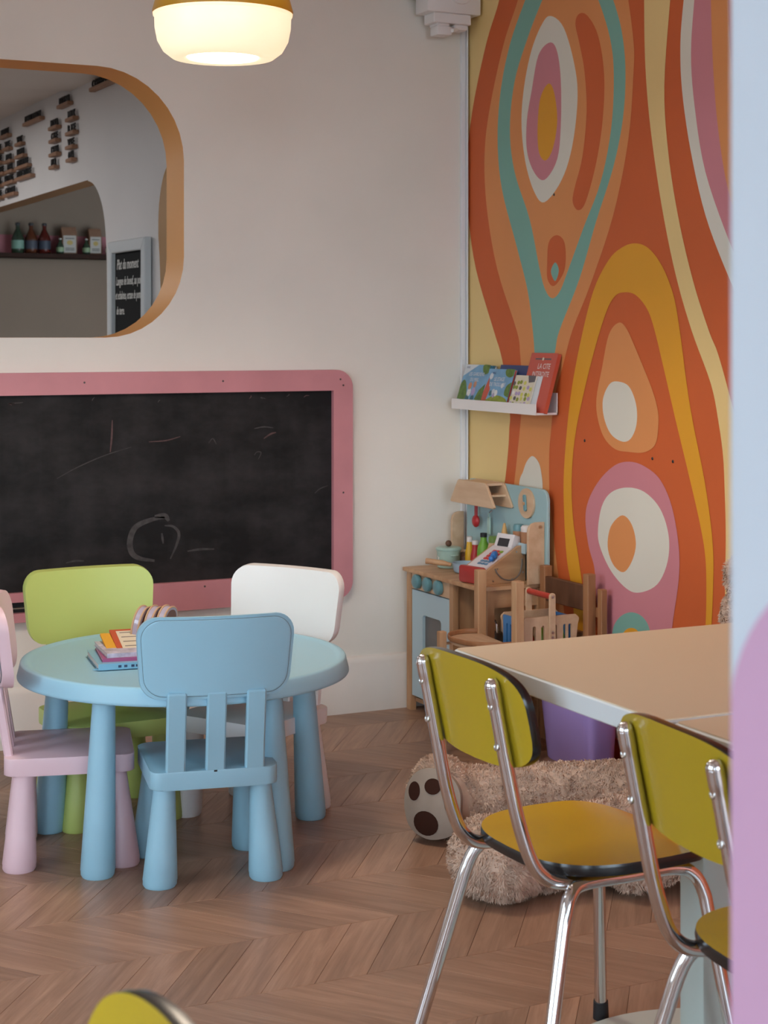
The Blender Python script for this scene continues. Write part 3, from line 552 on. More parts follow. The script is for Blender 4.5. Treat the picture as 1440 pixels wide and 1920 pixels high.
# kitchen shelf, bottles and paper bags
b = B(); box(b, XW + .12, 1.2, 5.80, 5.997, 1.835, 1.865, .003, 1)
tag(obj('wall_shelf', b, mat('dark_shelf_wood', (.028, .013, .009), .8, var=.2, vscale=30, spec=.15), loc=(0, 5.9, 1.83)), 'long dark wooden shelf of bottles on the kitchen wall', 'shelf')
gl = {'green': mat('green_glass', (0.025, 0.04, 0.025), 0.12, spec=.6), 'amber': mat('amber_glass', (0.075, 0.022, 0.010), 0.12, spec=.6), 'dark': mat('dark_red_glass', (0.07, 0.010, 0.007), 0.12, spec=.6)}
def bottle(x, h, r, g, labcol, label, cap):
    t = thing('bottle', label, 'bottle', (x, 5.88, 1.8655), group='bottles on the kitchen shelf')
    b = B(); lathe(b, [(r * .9, 0), (r, .006), (r, h * .48), (r * .86, h * .57), (r * .42, h * .76), (r * .34, h * .80), (r * .34, h * .93), (0, h * .93)], seg=16); obj('glass_body', b, gl[g], t, world=False)
    b = B(); lathe(b, [(r * 1.02, h * .14), (r * 1.02, h * .42)], seg=16, close=True); obj('paper_label', b, mat('label_' + g + label[:6], labcol, .6), t, world=False)
    b = B(); lathe(b, [(r * .42, h * .91), (r * .42, h * .97), (r * .3, h), (0, h)], seg=12); obj('cap', b, cap, t, world=False)
bottle(-.195, .205, .042, 'green', (.12, .22, .17), 'tall clear green bottle with pale green label at the shelf end', black_mat)
bottle(-.105, .205, .042, 'amber', (.025, .03, .045), 'tall amber bottle with dark label, middle of the three tall', black_mat)
bottle(-.015, .205, .042, 'dark', (.02, .027, .045), 'tall dark red bottle with dark label, next to a paper bag', black_mat)
capw = mat('pale_cap', (.4, .38, .34), .4)
bottle(.094, .108, .027, 'green', (.18, .24, .13), 'short round bottle before the larger paper bag', capw)
bottle(.275, .108, .027, 'green', (.17, .22, .10), 'short round bottle between the two paper bags', capw)
bottle(.437, .108, .027, 'green', (.17, .22, .10), 'short round bottle past the smaller bag by the arch', capw)
kraft = mat('kraft_paper', (.18, .09, .05), .8, var=.1, vscale=20)
for x, w, h, lab in ((.155, .105, .185, 'larger kraft paper bag with printed white label on the shelf'), (.335, .088, .178, 'smaller kraft paper bag with a yellow mark on its label')):
    t = thing('paper_bag', lab, 'bag', (x, 5.9, 1.8655), group='paper bags on the kitchen shelf')
    b = B(); prism(b, [(-.035, 0), (.035, 0), (.035, h * .7), (.006, h), (-.006, h), (-.035, h * .7)], w, frame_basis((-w / 2, 0, 0), (0, 1, 0), (0, 0, 1)), .003, 1); obj('bag_body', b, kraft, t, world=False)
    b = B(); box(b, -w * .42, w * .42, -.038, -.0355, h * .05, h * .68); lb = obj('white_label', b, mat('bag_label', (.33, .30, .26), .7), t, world=False)
    b = B(); prism(b, ellipse(0, h * .42, w * .2, h * .09, 12), .001, Matrix.Translation((0, -.038, 0)) @ Matrix.Rotation(PI / 2, 4, 'X')); obj('label_print', b, mat('bag_print_yellow', (.34, .24, .07), .7), lb, world=False)
    for zz in (.14, .2, .56):
        b = B(); box(b, -w * .3, w * .3, -.0388, -.038, h * zz, h * (zz + .025)); obj('label_line', b, black_mat, lb, world=False)

# ------------------------------------------------------------------ pendant lamp
LX, LY, LZ = -1.511, -1.511, 2.0
t = thing('pendant_lamp', 'glowing cream pendant lamp with mustard yellow cap', 'lamp', (LX, LY, LZ))
b = B(); lathe(b, [(.0, .006), (.088, .006), (.098, .002), (.125, .004), (.146, .020), (.160, .045), (.166, .075), (.167, .103), (.170, .106), (.171, .114), (.166, .118)], seg=64, close=True)
obj('diffuser', b, mat('opal_glass_lit', (0.9, 0.85, 0.7), 0.35, emit=(1.0, 0.82, 0.53), estr=0.80), t, world=False)
b = B(); lathe(b, [(0, .0058), (.070, .0058), (.086, .0030)], seg=48, close=True)
obj('light_disc', b, mat('lamp_disc_lit', (1, 1, 1), 0.5, emit=(1.0, 0.93, 0.75), estr=3.2), t, world=False)
b = B(); lathe(b, [(.1715, .110), (.172, .118), (.163, .150), (.140, .190), (.100, .222), (.050, .238), (.018, .242), (.018, .262), (.006, .266), (.006, .262)], seg=64, close=True)
obj('cap', b, mat('mustard_metal', (0.58, 0.30, 0.02), 0.35, coat=.2), t, world=False)
b = B(); cyl(b, (0, 0, .26), (0, 0, ZC - LZ), .003, seg=8); obj('cord', b, black_mat, t, world=False)
lp = bpy.data.lights.new('pendant_lamp_light', 'SPOT'); lp.spot_size = math.radians(160); lp.spot_blend = .5; lp.energy = 38; lp.color = (1.0, .84, .66); lp.shadow_soft_size = .16
lo = bpy.data.objects.new('pendant_lamp_light', lp); COL.objects.link(lo); lo.location = (LX, LY, LZ - .17)

# ------------------------------------------------------------------ white junction box in the corner
t = thing('junction_box', 'white plastic box with stepped fitting high in the corner', 'junction box', (-.12, -.06, 2.46))
b = B(); box(b, -.225, -.012, -.123, -.026, 2.463, 2.748, .004, 2); bo = obj('housing', b, white_plastic, t)
b = B(); lathe(b, [(.046, 0), (.05, .003), (.048, .007), (.03, .008), (0, .008)], (-.095, -.123, 2.545), 28, (0, -1, 0)); obj('round_cover', b, white_plastic, bo)
b = B(); box(b, -.195, -.045, -.112, -.035, 2.427, 2.463, .003, 1); obj('adapter', b, white_plastic, t)
b = B(); box(b, -.178, -.128, -.105, -.045, 2.418, 2.428, .002, 1); box(b, -.18, -.12, -.11, -.05, 2.385, 2.418, .006, 2); obj('fitting', b, white_plastic, t)
b = B(); box(b, -.108, -.055, -.105, -.045, 2.408, 2.428, .006, 2); obj('fitting', b, white_plastic, t)
b = B(); cyl(b, (-.124, -.115, 2.402), (-.10, -.1, 2.41), .007, seg=10); obj('lever', b, white_plastic, t)
b = B(); box(b, -.26, -.228, -.14, -.026, 2.515, 2.748, .002, 1); obj('dark_side_cover', b, mat('pale_grey_cover', (.5, .49, .48), .5), t)

# ------------------------------------------------------------------ chalkboard with pink frame
pinkf = mat('rose_frame_paint', (0.56, 0.235, 0.265), 0.5, var=.08, vscale=8, bump=.03, bscale=60)
t = thing('wall_chalkboard', 'large chalkboard in a rounded rose pink frame on the wall', 'chalkboard', (-1.6, 0, .405))
cx0, cx1, cz0, cz1 = -2.75, -.472, .405, 1.203
MF = frame_basis((0, -.0005, 0), (1, 0, 0), (0, 0, 1))
outer = rrect(cx0, cx1, cz0, cz1, .062, 8); inner = [(-2.67, .50), (-.546, .50), (-.546, 1.131), (-2.67, 1.131)]
slot = rrect(-2.5, -1.45, .434, .470, .012, 4)
s1, s2 = wall_holes(outer, [inner, slot], .030, MF); fr = join([s1, s2])
bmesh.ops.remove_doubles(fr, verts=fr.verts[:], dist=1e-5)
obj('frame', fr, pinkf, t, smooth=False)
b = B(); box(b, -2.675, -.540, -.012, -.001, .495, 1.136)
slate = mat('chalk_dusty_slate', (0.017, 0.016, 0.018), 0.7, spec=.25)
_nt = slate.node_tree; _p = _nt.nodes['Principled BSDF']
_tc = _nt.nodes.new('ShaderNodeTexCoord'); _mp = _nt.nodes.new('ShaderNodeMapping'); _mp.inputs['Scale'].default_value = (2.2, 1, 3.6)
_n1 = _nt.nodes.new('ShaderNodeTexNoise'); _n1.inputs['Scale'].default_value = 1.7; _n1.inputs['Detail'].default_value = 7; _n1.inputs['Roughness'].default_value = .62
_cr = _nt.nodes.new('ShaderNodeValToRGB'); _e = _cr.color_ramp.elements
_e[0].position = .40; _e[0].color = (.007, .0068, .0075, 1); _e[1].position = .75; _e[1].color = (.034, .031, .032, 1)
_m2 = _nt.nodes.new('ShaderNodeMapping'); _m2.inputs['Scale'].default_value = (16, 1, 2.5)
_n2 = _nt.nodes.new('ShaderNodeTexNoise'); _n2.inputs['Scale'].default_value = 1.5; _n2.inputs['Detail'].default_value = 5
_mx = _nt.nodes.new('ShaderNodeMath'); _mx.operation = 'MULTIPLY_ADD'; _mx.inputs[1].default_value = .16
_sb = _nt.nodes.new('ShaderNodeMath'); _sb.operation = 'SUBTRACT'; _sb.inputs[1].default_value = .08
_L = _nt.links.new
_L(_tc.outputs['Object'], _mp.inputs[0]); _L(_mp.outputs[0], _n1.inputs['Vector']); _L(_tc.outputs['Object'], _m2.inputs[0]); _L(_m2.outputs[0], _n2.inputs['Vector'])
_L(_n2.outputs['Fac'], _mx.inputs[0]); _L(_n1.outputs['Fac'], _sb.inputs[0]); _L(_sb.outputs[0], _mx.inputs[2]); _L(_mx.outputs[0], _cr.inputs['Fac']); _L(_cr.outputs['Color'], _p.inputs['Base Color'])
bd = obj('slate_board', b, slate, t, smooth=False)
b = B(); box(b, -2.5, -1.44, -.006, -.001, .43, .474); obj('tray_slot', b, black_mat, t)
b = B(); box(b, -2.49, -1.46, -.020, -.010, .447, .452); obj('tray_rail', b, steel, t)
def ribbon(pts, w, m, nm='chalk_mark', y=-.0128):
    P = crom(pts, 5); b = B(); A = []
    for i, (x, z) in enumerate(P):
        x2, z2 = P[min(i + 1, len(P) - 1)]; x1, z1 = P[max(i - 1, 0)]
        d = Vector((x2 - x1, z2 - z1)).normalized(); nn = Vector((-d.y, d.x)) * w * (.35 + .65 * math.sin(PI * (i + .6) / (len(P) + .2))) * .5
        A.append((b.verts.new((x + nn.x, y, z + nn.y)), b.verts.new((x - nn.x, y, z - nn.y))))
    for p, q in zip(A, A[1:]): b.faces.new((p[0], q[0], q[1], p[1]))
    obj(nm, b, m, bd, smooth=False)
cm1 = mat('faint_grey_chalk', (.058, .054, .054), .9, var=.35, vscale=60); cm2 = mat('pinkish_chalk', (.11, .062, .06), .9, var=.3, vscale=60)
ribbon([(-1.155, .716), (-1.20, .712), (-1.255, .690), (-1.275, .645), (-1.268, .605), (-1.24, .585), (-1.19, .575)], .020, cm1)
ribbon([(-1.19, .722), (-1.155, .722), (-1.14, .705)], .018, cm1)
ribbon([(-1.155, .69), (-1.125, .685), (-1.105, .66), (-1.115, .62), (-1.135, .578)], .010, cm1)
ribbon([(-1.165, .665), (-1.16, .63)], .008, cm1)
ribbon([(-1.52, .86), (-1.45, .895), (-1.36, .93), (-1.27, .955)], .0035, cm1); ribbon([(-1.21, .970), (-1.15, .973), (-1.10, .985)], .004, cm2)
ribbon([(-1.335, 1.045), (-1.337, .99), (-1.342, .94)], .006, cm2); ribbon([(-.80, .97), (-.775, .985), (-.755, .99)], .006, cm2); ribbon([(-.835, 1.005), (-.80, 1.010), (-.765, 1.006)], .005, cm1)
ribbon([(-.835, .915), (-.825, .925), (-.81, .922), (-.82, .90)], .004, cm1); ribbon([(-1.075, .60), (-1.03, .604), (-.98, .602)], .008, cm1); ribbon([(-1.49, .585), (-1.46, .59), (-1.43, .588)], .006, cm1)
ribbon([(-1.68, 1.105), (-1.63, 1.108)], .004, cm1); ribbon([(-.56, .80), (-.59, .79), (-.61, .775)], .004, cm1); ribbon([(-1.0, .96), (-.985, .975), (-.972, .955)], .004, cm1)
for i in range(16):
    x = -1.66 + i * .067 + random.uniform(-.02, .02); z = 1.115 + random.uniform(-.012, .008)
    if .35 < random.random(): ribbon([(x, z - .006), (x + random.uniform(-.01, .012), z), (x + random.uniform(.0, .022), z + random.uniform(-.006, .006))], .003, cm2 if i % 3 == 0 else cm1)
for x, z in ((-1.434, 1.170), (-.955, 1.169), (-.509, 1.149), (-.509, .775), (-1.02, .481), (-.52, 1.17)):
    b = B(); lathe(b, [(.0035, 0), (.0035, .001), (0, .001)], (x, -.0305, z), 8, (0, -1, 0)); obj('screw', b, screw_dark, t)
# ------------------------------------------------------------------ children's table and chairs
def plastic(nm, c): return mat(nm, c, 0.42, var=.03, vscale=4, bump=.02, bscale=150)
blue_p = plastic('light_blue_plastic', (0.32, 0.575, 0.715))
pink_p = plastic('pale_pink_plastic', (0.74, 0.53, 0.58))
green_p = plastic('lime_green_plastic', (0.47, 0.56, 0.155))
white_p = plastic('white_chair_plastic', (0.80, 0.79, 0.78))
def cone_leg(b, foot, top, rb, rt):
    f, t_ = Vector(foot), Vector(top); d = t_ - f
    seg = 24; rings = []
    h = d.length
    lin = lambda q: rb + (rt - rb) * q / h
    hs = [0, .006, .015, .017, h * .35, h * .7, h]
    rs = [rb * .86, rb * .95, lin(.015) * .975, lin(.017), lin(h * .35), lin(h * .7), rt]
    for hh, r in zip(hs, rs):
        c = f + d * (hh / h)
        rings.append([b.verts.new(c + Vector((r * math.cos(2 * PI * k / seg), r * math.sin(2 * PI * k / seg), 0))) for k in range(seg)])
    for a, c in zip(rings, rings[1:]):
        for k in range(seg): b.faces.new((a[k], a[(k + 1) % seg], c[(k + 1) % seg], c[k]))
    b.faces.new(rings[0][::-1]); b.faces.new(rings[-1])
    return b
TX, TY = -1.485, -1.155
t = thing('round_table', "round light blue plastic children's table with five cone legs", 'table', (TX, TY, 0))
b = B(); lathe(b, [(0, .4760), (.395, .4760), (.401, .4768), (.407, .4792), (.413, .4800), (.4205, .4798), (.4245, .4782), (.4265, .4750), (.4300, .4600), (.4340, .4440), (.4345, .4395), (.4330, .4365), (.4295, .4355), (.426, .4365), (.423, .445), (.418, .455), (.0, .457)], seg=96, close=True)
obj('tabletop', b, blue_p, t, world=False, ang=60)
for k, a in enumerate((3, 74, 146, 216, 289)):
    a = math.radians(a); b = B(); cone_leg(b, (.372 * math.cos(a), .372 * math.sin(a), 0), (.345 * math.cos(a), .345 * math.sin(a), .457), .0435, .027); obj('leg', b, blue_p, t, world=False)

def kids_chair(label, m, loc, rz):
    t = thing('childs_chair', label, 'chair', loc, rz, group="plastic children's chairs around the round table")
    # seat: rounded slab with a softly dished top
    b = B(); prism(b, rrect(-.155, .155, -.165, .155, .03, 6), .044, Matrix.Translation((0, 0, .236)), .0035, 2); obj('seat', b, m, t, world=False)
    for sx in (-1, 1):
        for sy in (-1, 1):
            b = B(); cone_leg(b, (sx * .130, sy * .128, 0), (sx * .117, sy * .113 - .004, .238), .0435, .026); obj('leg', b, m, t, world=False)
    for x in (-.096, 0, .096):
        b = B(); Ms = frame_basis((x, -.150, .262), (1, 0, 0), (0, -.035, .22)); box(b, -.0235, .0235, -.012, .215, -.010, .012, .004, 1, Ms); s = obj('slat', b, m, t, world=False)
        if x == 0:
            b = B(); box(b, -.004, .004, .012, .020, .0119, .0127, 0, 1, Ms); obj('slot_mark', b, black_mat, s, world=False)
    # backrest: wide bent board, arched top edge
    out = []
    for (x, z) in rrect(-.193, .193, 0, .195, .048, 7):
        k = 1 - .075 * (1 - z / .195)                      # narrower towards the bottom
        out.append((x * k, z + .012 * (1 - (x / .193) ** 2) * (z / .195)))
    def mp(u, v, w): return Vector((u, -.164 - .135 * v - .024 + .030 * (u / .193) ** 2 * 1.0 + w * .99, .457 + v - w * .12))
    out = resample(out)
    f, r = panel(out, mp, .028); f2 = join([f, r]); bmesh.ops.remove_doubles(f2, verts=f2.verts[:], dist=1e-5)
    br = obj('backrest', f2, m, t, world=False, ang=50)
    ins = [(x * .95, .0975 + (z - .0975) * .92) for x, z in out]
    def mq(u, v, w): return mp(u, v, -w)
    f, r = panel(ins, mq, .0026); f2 = join([f, r]); bmesh.ops.remove_doubles(f2, verts=f2.verts[:], dist=1e-5)
    obj('back_cover', f2, m, br, world=False, ang=50)
    b = B(); tube(b, [mq(u, v, .0012) for u, v in [(x * 1.006, .0975 + (z - .0975) * 1.008) for x, z in ins]], .0009, 6, closed=True); obj('seam_shadow_line', b, seam_m, br, world=False)  # dark tube along the seam: shadow line of the gap, painted in
    return t
seam_m = mat('painted_seam_shadow', (.09, .14, .17), .7)
kids_chair("light blue plastic children's chair seen from behind", blue_p, (-1.520, -1.412, 0), -math.radians(11.5))
kids_chair("pale pink plastic children's chair at the picture edge", pink_p, (-1.790, -1.150, 0), -math.radians(90 + 15))
kids_chair("lime green plastic children's chair facing the camera", green_p, (-1.600, -.842, 0), math.radians(180 + 2))
kids_chair("white plastic children's chair by the chalkboard corner", white_p, (-1.234, -1.003, 0), math.radians(90 + 31.5))

# booklets and pouches on the round table
def slabbook(nm, label, cat, c, w, d, h, rz, tilt, cover, page, group):
    t = thing(nm, label, cat, c, rz, group=group)
    M = Matrix.Rotation(tilt, 4, 'X')
    b = B(); box(b, -w / 2 + .002, w / 2 - .002, -d / 2 + .002, d / 2 - .002, .0012, h - .0012, 0, 1, M); obj('pages', b, page, t, world=False, smooth=False)
    b = B(); box(b, -w / 2, w / 2, -d / 2, d / 2, 0, .0012, 0, 1, M); box(b, -w / 2, w / 2, -d / 2, d / 2, h - .0012, h, 0, 1, M); box(b, -w / 2, w / 2, -d / 2 - .0012, -d / 2, 0, h, 0, 1, M)
    c_ = obj('cover', b, cover, t, world=False, smooth=False)
    return t, c_, M
page = mat('paper_pages', (.70, .66, .62), .8)
G = 'booklets stacked on the round table'; zt = .4785
yaw = -math.radians(8)
t1, c1, M1 = slabbook('booklet', 'thick pale blue booklet at the bottom of the table stack', 'book', (-1.640, -1.165, zt), .190, .205, .016, yaw, 0, mat('cover_light_blue', (.22, .47, .64), .35), page, G)
for x in (-.045, -.03, -.012, .0):
    b = B(); box(b, x, x + .008, -.1042, -.1037, .005, .011); obj('spine_print', b, mat('navy_print', (.03, .05, .12), .5), c1, world=False)
b = B(); box(b, .012, .04, -.1042, -.1037, .004, .012); obj('spine_print', b, mat('red_print', (.45, .08, .06), .5), c1, world=False)
slabbook('booklet', 'magenta edged magazine lying on the pale blue booklet', 'book', (-1.628, -1.155, zt + .0162), .175, .190, .009, yaw - .05, 0, mat('cover_magenta', (.40, .09, .22), .4), page, G)
slabbook('booklet', 'white and lilac magazine in the middle of the stack', 'book', (-1.625, -1.150, zt + .0255), .170, .185, .011, yaw + .03, 0, mat('cover_lilac', (.62, .58, .72), .4, var=.4, vscale=40), page, G)
slabbook('booklet', 'yellow booklet under the red one near the top of the stack', 'book', (-1.612, -1.135, zt + .0370), .165, .170, .005, yaw, math.radians(9), mat('cover_yellow', (.80, .42, .035), .4), page, G)
t5, c5, M5 = slabbook('booklet', 'red edged booklet with printed back cover on top of the stack', 'book', (-1.592, -1.125, zt + .0430), .150, .160, .004, yaw, math.radians(11), mat('cover_red', (.55, .10, .035), .4), page, G)
b = B(); box(b, -.060, .060, -.070, .066, .004, .0048, 0, 1, M5); lb = obj('back_panel', b, mat('cream_print', (.72, .65, .50), .5), c5, world=False)
for i in range(7):
    b = B(); box(b, -.052 + (i % 2) * .05, -.01 + (i % 2) * .055, .05 - i * .016, .055 - i * .016, .0048, .0053, 0, 1, M5); obj('print_line', b, mat('grey_print', (.25, .22, .2), .6), lb, world=False)
b = B(); box(b, -.004, .028, .012, .034, .0048, .0053, 0, 1, M5); obj('barcode_block', b, mat('grey_print', (.25, .22, .2), .6), lb, world=False)
b = B(); tube(b, crom([(-1.745, -1.255, zt + .002), (-1.76, -1.245, zt + .002), (-1.735, -1.232, zt + .002)], 5), .0011, 6); tag(obj('loose_ribbon', b, mat('cover_light_blue', (.22, .47, .64), .35), loc=(-1.745, -1.245, zt)), 'thin blue ribbon sticking out beside the booklet stack', 'ribbon')
pouch_film = mat('clear_film', (.42, .38, .48), .12, spec=.8); pouch_rim = mat('tan_rim', (.55, .36, .22), .45); pouch_in = mat('brown_inside', (.16, .065, .045), .5)
for i, (dx, lab) in enumerate(((0, 'first clear pouch with tan rim, beside the booklets'), (.029, 'middle clear pouch with tan rim'), (.058, 'last clear pouch with tan rim, half behind the blue backrest'))):
    c = (-1.585 + dx, -1.045 - dx * .35, zt)
    t = thing('plastic_pouch', lab, 'pouch', c, -math.radians(45), group='clear pouches standing on the table')
    Mp = Matrix.Rotation(math.radians(9), 4, 'Y') @ frame_basis((0, 0, 0), (0, 1, 0), (0, 0, 1))
    o_ = crom([(-.022, 0), (-.040, .03), (-.046, .075), (-.036, .108), (-.014, .124), (.016, .122), (.036, .105), (.044, .07), (.036, .03), (.022, 0)], 5)
    b = B(); prism(b, o_, .022, Mp, .004, 2); obj('pouch_body', b, pouch_film, t, world=False)
    b = B(); prism(b, [(x * .78, .014 + z * .83) for x, z in o_], .001, Mp @ Matrix.Translation((0, 0, .0222))); obj('contents', b, pouch_in, t, world=False)
    b = B(); prism(b, [(x * .78, .014 + z * .83) for x, z in o_], .001, Mp @ Matrix.Translation((0, 0, -.0012))); obj('contents', b, pouch_in, t, world=False)
    b = B(); tube(b, [Mp @ Vector((x, z, .020)) for x, z in o_], .0028, 8); tube(b, [Mp @ Vector((x, z, .002)) for x, z in o_], .0028, 8); obj('rim', b, pouch_rim, t, world=False)

# ------------------------------------------------------------------ beige square tables
beige = mat('beige_laminate', (0.70, 0.57, 0.40), 0.42, var=.02, vscale=3); edge_w = mat('pale_edge', (0.66, 0.71, 0.73), 0.4); ped = mat('pale_green_metal', (0.50, 0.57, 0.54), 0.35)
for i, (x0, x1, y0, y1, lab) in enumerate(((-1.496, -.836, -3.328, -2.669, 'square beige table with pale edge, nearer the play kitchen'), (-1.482, -.822, -3.995, -3.336, 'second beige table, half hidden by the white pillar'))):
    cx, cyy = (x0 + x1) / 2, (y0 + y1) / 2
    t = thing('cafe_table', lab, 'table', (cx, cyy, 0), group='beige cafe tables')
    b = B(); prism(b, rrect(x0, x1, y0, y1, .012, 4), .033, Matrix.Translation((0, 0, .715)), .002, 1); obj('tabletop', b, edge_w, t)
    b = B(); prism(b, rrect(x0 + .004, x1 - .004, y0 + .004, y1 - .004, .010, 4), .0022, Matrix.Translation((0, 0, .7478))); obj('laminate', b, beige, t, smooth=False)
    b = B(); box(b, cx + .005, cx + .077, cyy + .018, cyy + .090, .02, .7145, .006, 2); obj('column', b, ped, t)
    b = B(); box(b, cx - .2, cx + .2, cyy + .03, cyy + .08, .69, .7145); box(b, cx + .015, cx + .065, cyy - .2, cyy + .2, .69, .7145); obj('top_bracket', b, ped, t)
    b = B(); lathe(b, [(.300, 0), (.305, .006), (.300, .014), (.10, .024), (0, .024)], (cx + .041, cyy + .02, 0), 48); obj('base_plate', b, ped, t)

# ------------------------------------------------------------------ yellow chrome chairs
yel = mat('yellow_laminate', (0.47, 0.34, 0.018), 0.20, var=.03, vscale=3, spec=.5)
yel_s = mat('yellow_seat_laminate', (0.66, 0.40, 0.012), 0.24, var=.03, vscale=3, spec=.45)
def yellow_chair(label, loc, rz):
    t = thing('cafe_chair', label, 'chair', loc, rz, group='yellow laminate chrome chairs')
    def sup(a, p): return math.copysign(abs(a) ** p, a)
    so = []
    for i in range(56):
        a = 2 * PI * i / 56; x = .195 * sup(math.cos(a), .62); y = .187 * sup(math.sin(a), .62)
        y *= 1.0 if x > 0 else 1 - .10 * (x / .195) ** 2
        so.append((x * .87 + .017, y + .006))
    def ms(u, v, w): return Vector((u, v, .4235 + w - .018 * max(0, (u - .08) / .12) ** 2 - .004 * (1 - (v / .187) ** 2)))
    f, r = panel(so, ms, .019); st = obj('seat', f, yel_s, t, world=False); obj('seat_edge', r, black_gloss, st, world=False)
    bo = []
    for i in range(56):
        a = 2 * PI * i / 56; y = .178 * sup(math.cos(a), .68); z = .092 * sup(math.sin(a), .54)
        bo.append((y, z))
    ln = Vector((-.035, 0, .16)).normalized()               # backward lean of the uprights
    def mb(u, v, w):
        p = Vector((-.2345, 0, .692)) + Vector((0, u, 0)) + ln * v
        return p + Vector((w + .55 * (u * u - .0139), 0, 0))
    f, r = panel(bo, mb, .017); bk = obj('backrest', f, yel, t, world=False); obj('back_edge', r, black_gloss, bk, world=False)
    for s in (1, -1):
        y = .118 * s
        path = crom([(-.2590, y, .750), (-.2485, y, .700), (-.232, y, .620), (-.212, y * 1.02, .530), (-.190, y * 1.04, .462), (-.168, y * 1.06, .428), (-.135, y * 1.08, .411), (-.08, y * 1.10, .408), (.06, y * 1.12, .408)], 6)
        b = B(); n = len(path); tube(b, path, [.0132 if i < 4 else .0122 for i in range(n)], 14); up = obj('upright', b, chrome, t, world=False)
        b = B(); ball(b, path[0], .0131, 12); obj('cap', b, chrome, up, world=False)
        for z in (.716, .648):
            x = -.2505 if z > .7 else -.2385
            b = B(); lathe(b, [(.0068, 0), (.0068, .0030), (.005, .0038), (.0036, .0026), (0, .0026)], (x - .0100, y, z), 14, (-1, 0, .2)); obj('bolt', b, steel, up, world=False)
        yl = .145 * s
        path = crom([(-.235, .215 * s, .004), (-.160, .170 * s, .300), (-.142, .160 * s, .365), (-.126, .152 * s, .396), (-.095, yl, .408), (0, yl, .408), (.085, yl, .408), (.122, .152 * s, .398), (.142, .160 * s, .365), (.152, .170 * s, .300), (.190, .218 * s, .004)], 6)
        b = B(); tube(b, path, .0120, 14); lg = obj('leg_frame', b, chrome, t, world=False)
        for p in (path[0], path[-1]):
            b = B(); q = Vector(p); d = (Vector((-.160, .170 * s, .3)) - q) if p is path[0] else (Vector((.152, .170 * s, .3)) - q); d.normalize()
            tube(b, [q + Vector((0, 0, -.003)), q + d * .034], [.0155, .0142], 12); obj('foot_cap', b, black_mat, lg, world=False)
    b = B(); box(b, -.06, -.03, -.125, .125, .4095, .4195); box(b, .04, .07, -.125, .125, .4095, .4195); obj('cross_bar', b, black_mat, t, world=False)
    return t
yellow_chair('yellow chrome chair pushed under the nearer beige table', (-1.341, -2.870, 0), math.radians(1.5))
yellow_chair('yellow chrome chair beside the white pillar', (-1.327, -3.490, 0), math.radians(-4))
yellow_chair('yellow chair back cut off at the bottom of the picture', (-2.790, -4.163, 0), math.radians(178))

# ------------------------------------------------------------------ picture ledge with books
t = thing('picture_ledge', 'white metal picture ledge holding comic books on the mural', 'shelf', (-.045, -.34, 1.06))
b = B(); box(b, -.090, -.0075, -.632, -.05, 1.061, 1.068); obj('tray', b, white_lacquer, t)
b = B(); box(b, -.092, -.089, -.632, -.05, 1.061, 1.097); obj('front_lip', b, white_lacquer, t)
b = B(); box(b, -.0105, -.0075, -.632, -.05, 1.061, 1.133); bk = obj('back_plate', b, white_lacquer, t)
b = B(); lathe(b, [(.004, 0), (.004, .001), (0, .001)], (-.0108, -.585, 1.112), 10, (-1, 0, 0)); obj('screw', b, screw_dark, bk)
def lean_book(label, yl, yr, xb, xt, h, th, cover, pagec, skew=0.0):
    """book leaning back on the ledge; local frame: u to the picture's right, v up the cover, w towards the room"""
    t = thing('comic_book', label, 'book', (xb, (yl + yr) / 2, 1.0685), group='comic books on the picture ledge')
    lean = Vector((xt - xb, skew, h)); L = lean.length
    M = frame_basis((xb, yl, 1.0685), (0, -1, 0), lean)
    uz = Vector((0, -1, 0)).cross(lean).normalized()
    for i in range(3): M[i][1] = lean[i] / L; M[i][2] = uz[i]
    w = yl - yr
    b = B(); box(b, .002, w - .001, .001, L - .002, -th + .001, -.001, 0, 1, M); obj('pages', b, pagec, t, smooth=False)
    b = B(); box(b, 0, w, 0, L, -.001, 0, 0, 1, M); c = obj('front_cover', b, cover, t, smooth=False)
    b = B(); box(b, 0, w, 0, L, -th, -th + .001, 0, 1, M); box(b, 0, .0015, 0, L, -th, 0, 0, 1, M); obj('back_cover', b, cover, t, smooth=False)
    return t, c, M, w, L
def art(c, M, nm, pts, m, lvl=1):
    b = B(); flat(b, pts, M @ Matrix.Translation((0, 0, .0003 * lvl))); obj(nm, b, m, c, smooth=False)
sky = mat('print_sky_blue', (.17, .37, .58), .35, var=.25, vscale=14); leaf = mat('print_leaf_green', (.10, .19, .025), .4, var=.4, vscale=60); grass = mat('print_grass', (.26, .31, .03), .4, var=.3, vscale=50)
sand = mat('print_sand', (.55, .27, .16), .4, var=.2, vscale=60); cloud = mat('print_cloud', (.62, .66, .70), .4); redp = mat('print_red', (.52, .085, .045), .4); orgp = mat('print_orange', (.60, .22, .08), .4); lil = mat('print_lilac', (.42, .32, .52), .4)
navy = mat('print_navy', (.03, .05, .16), .4); cre = mat('print_cream', (.66, .60, .48), .5); dteal = mat('print_deep_teal', (.03, .13, .17), .35)
lemon = mat('print_lemon', (.60, .58, .12), .4); ash = mat('print_ash', (.10, .09, .10), .5); wht = mat('print_white', (.75, .74, .72), .4)
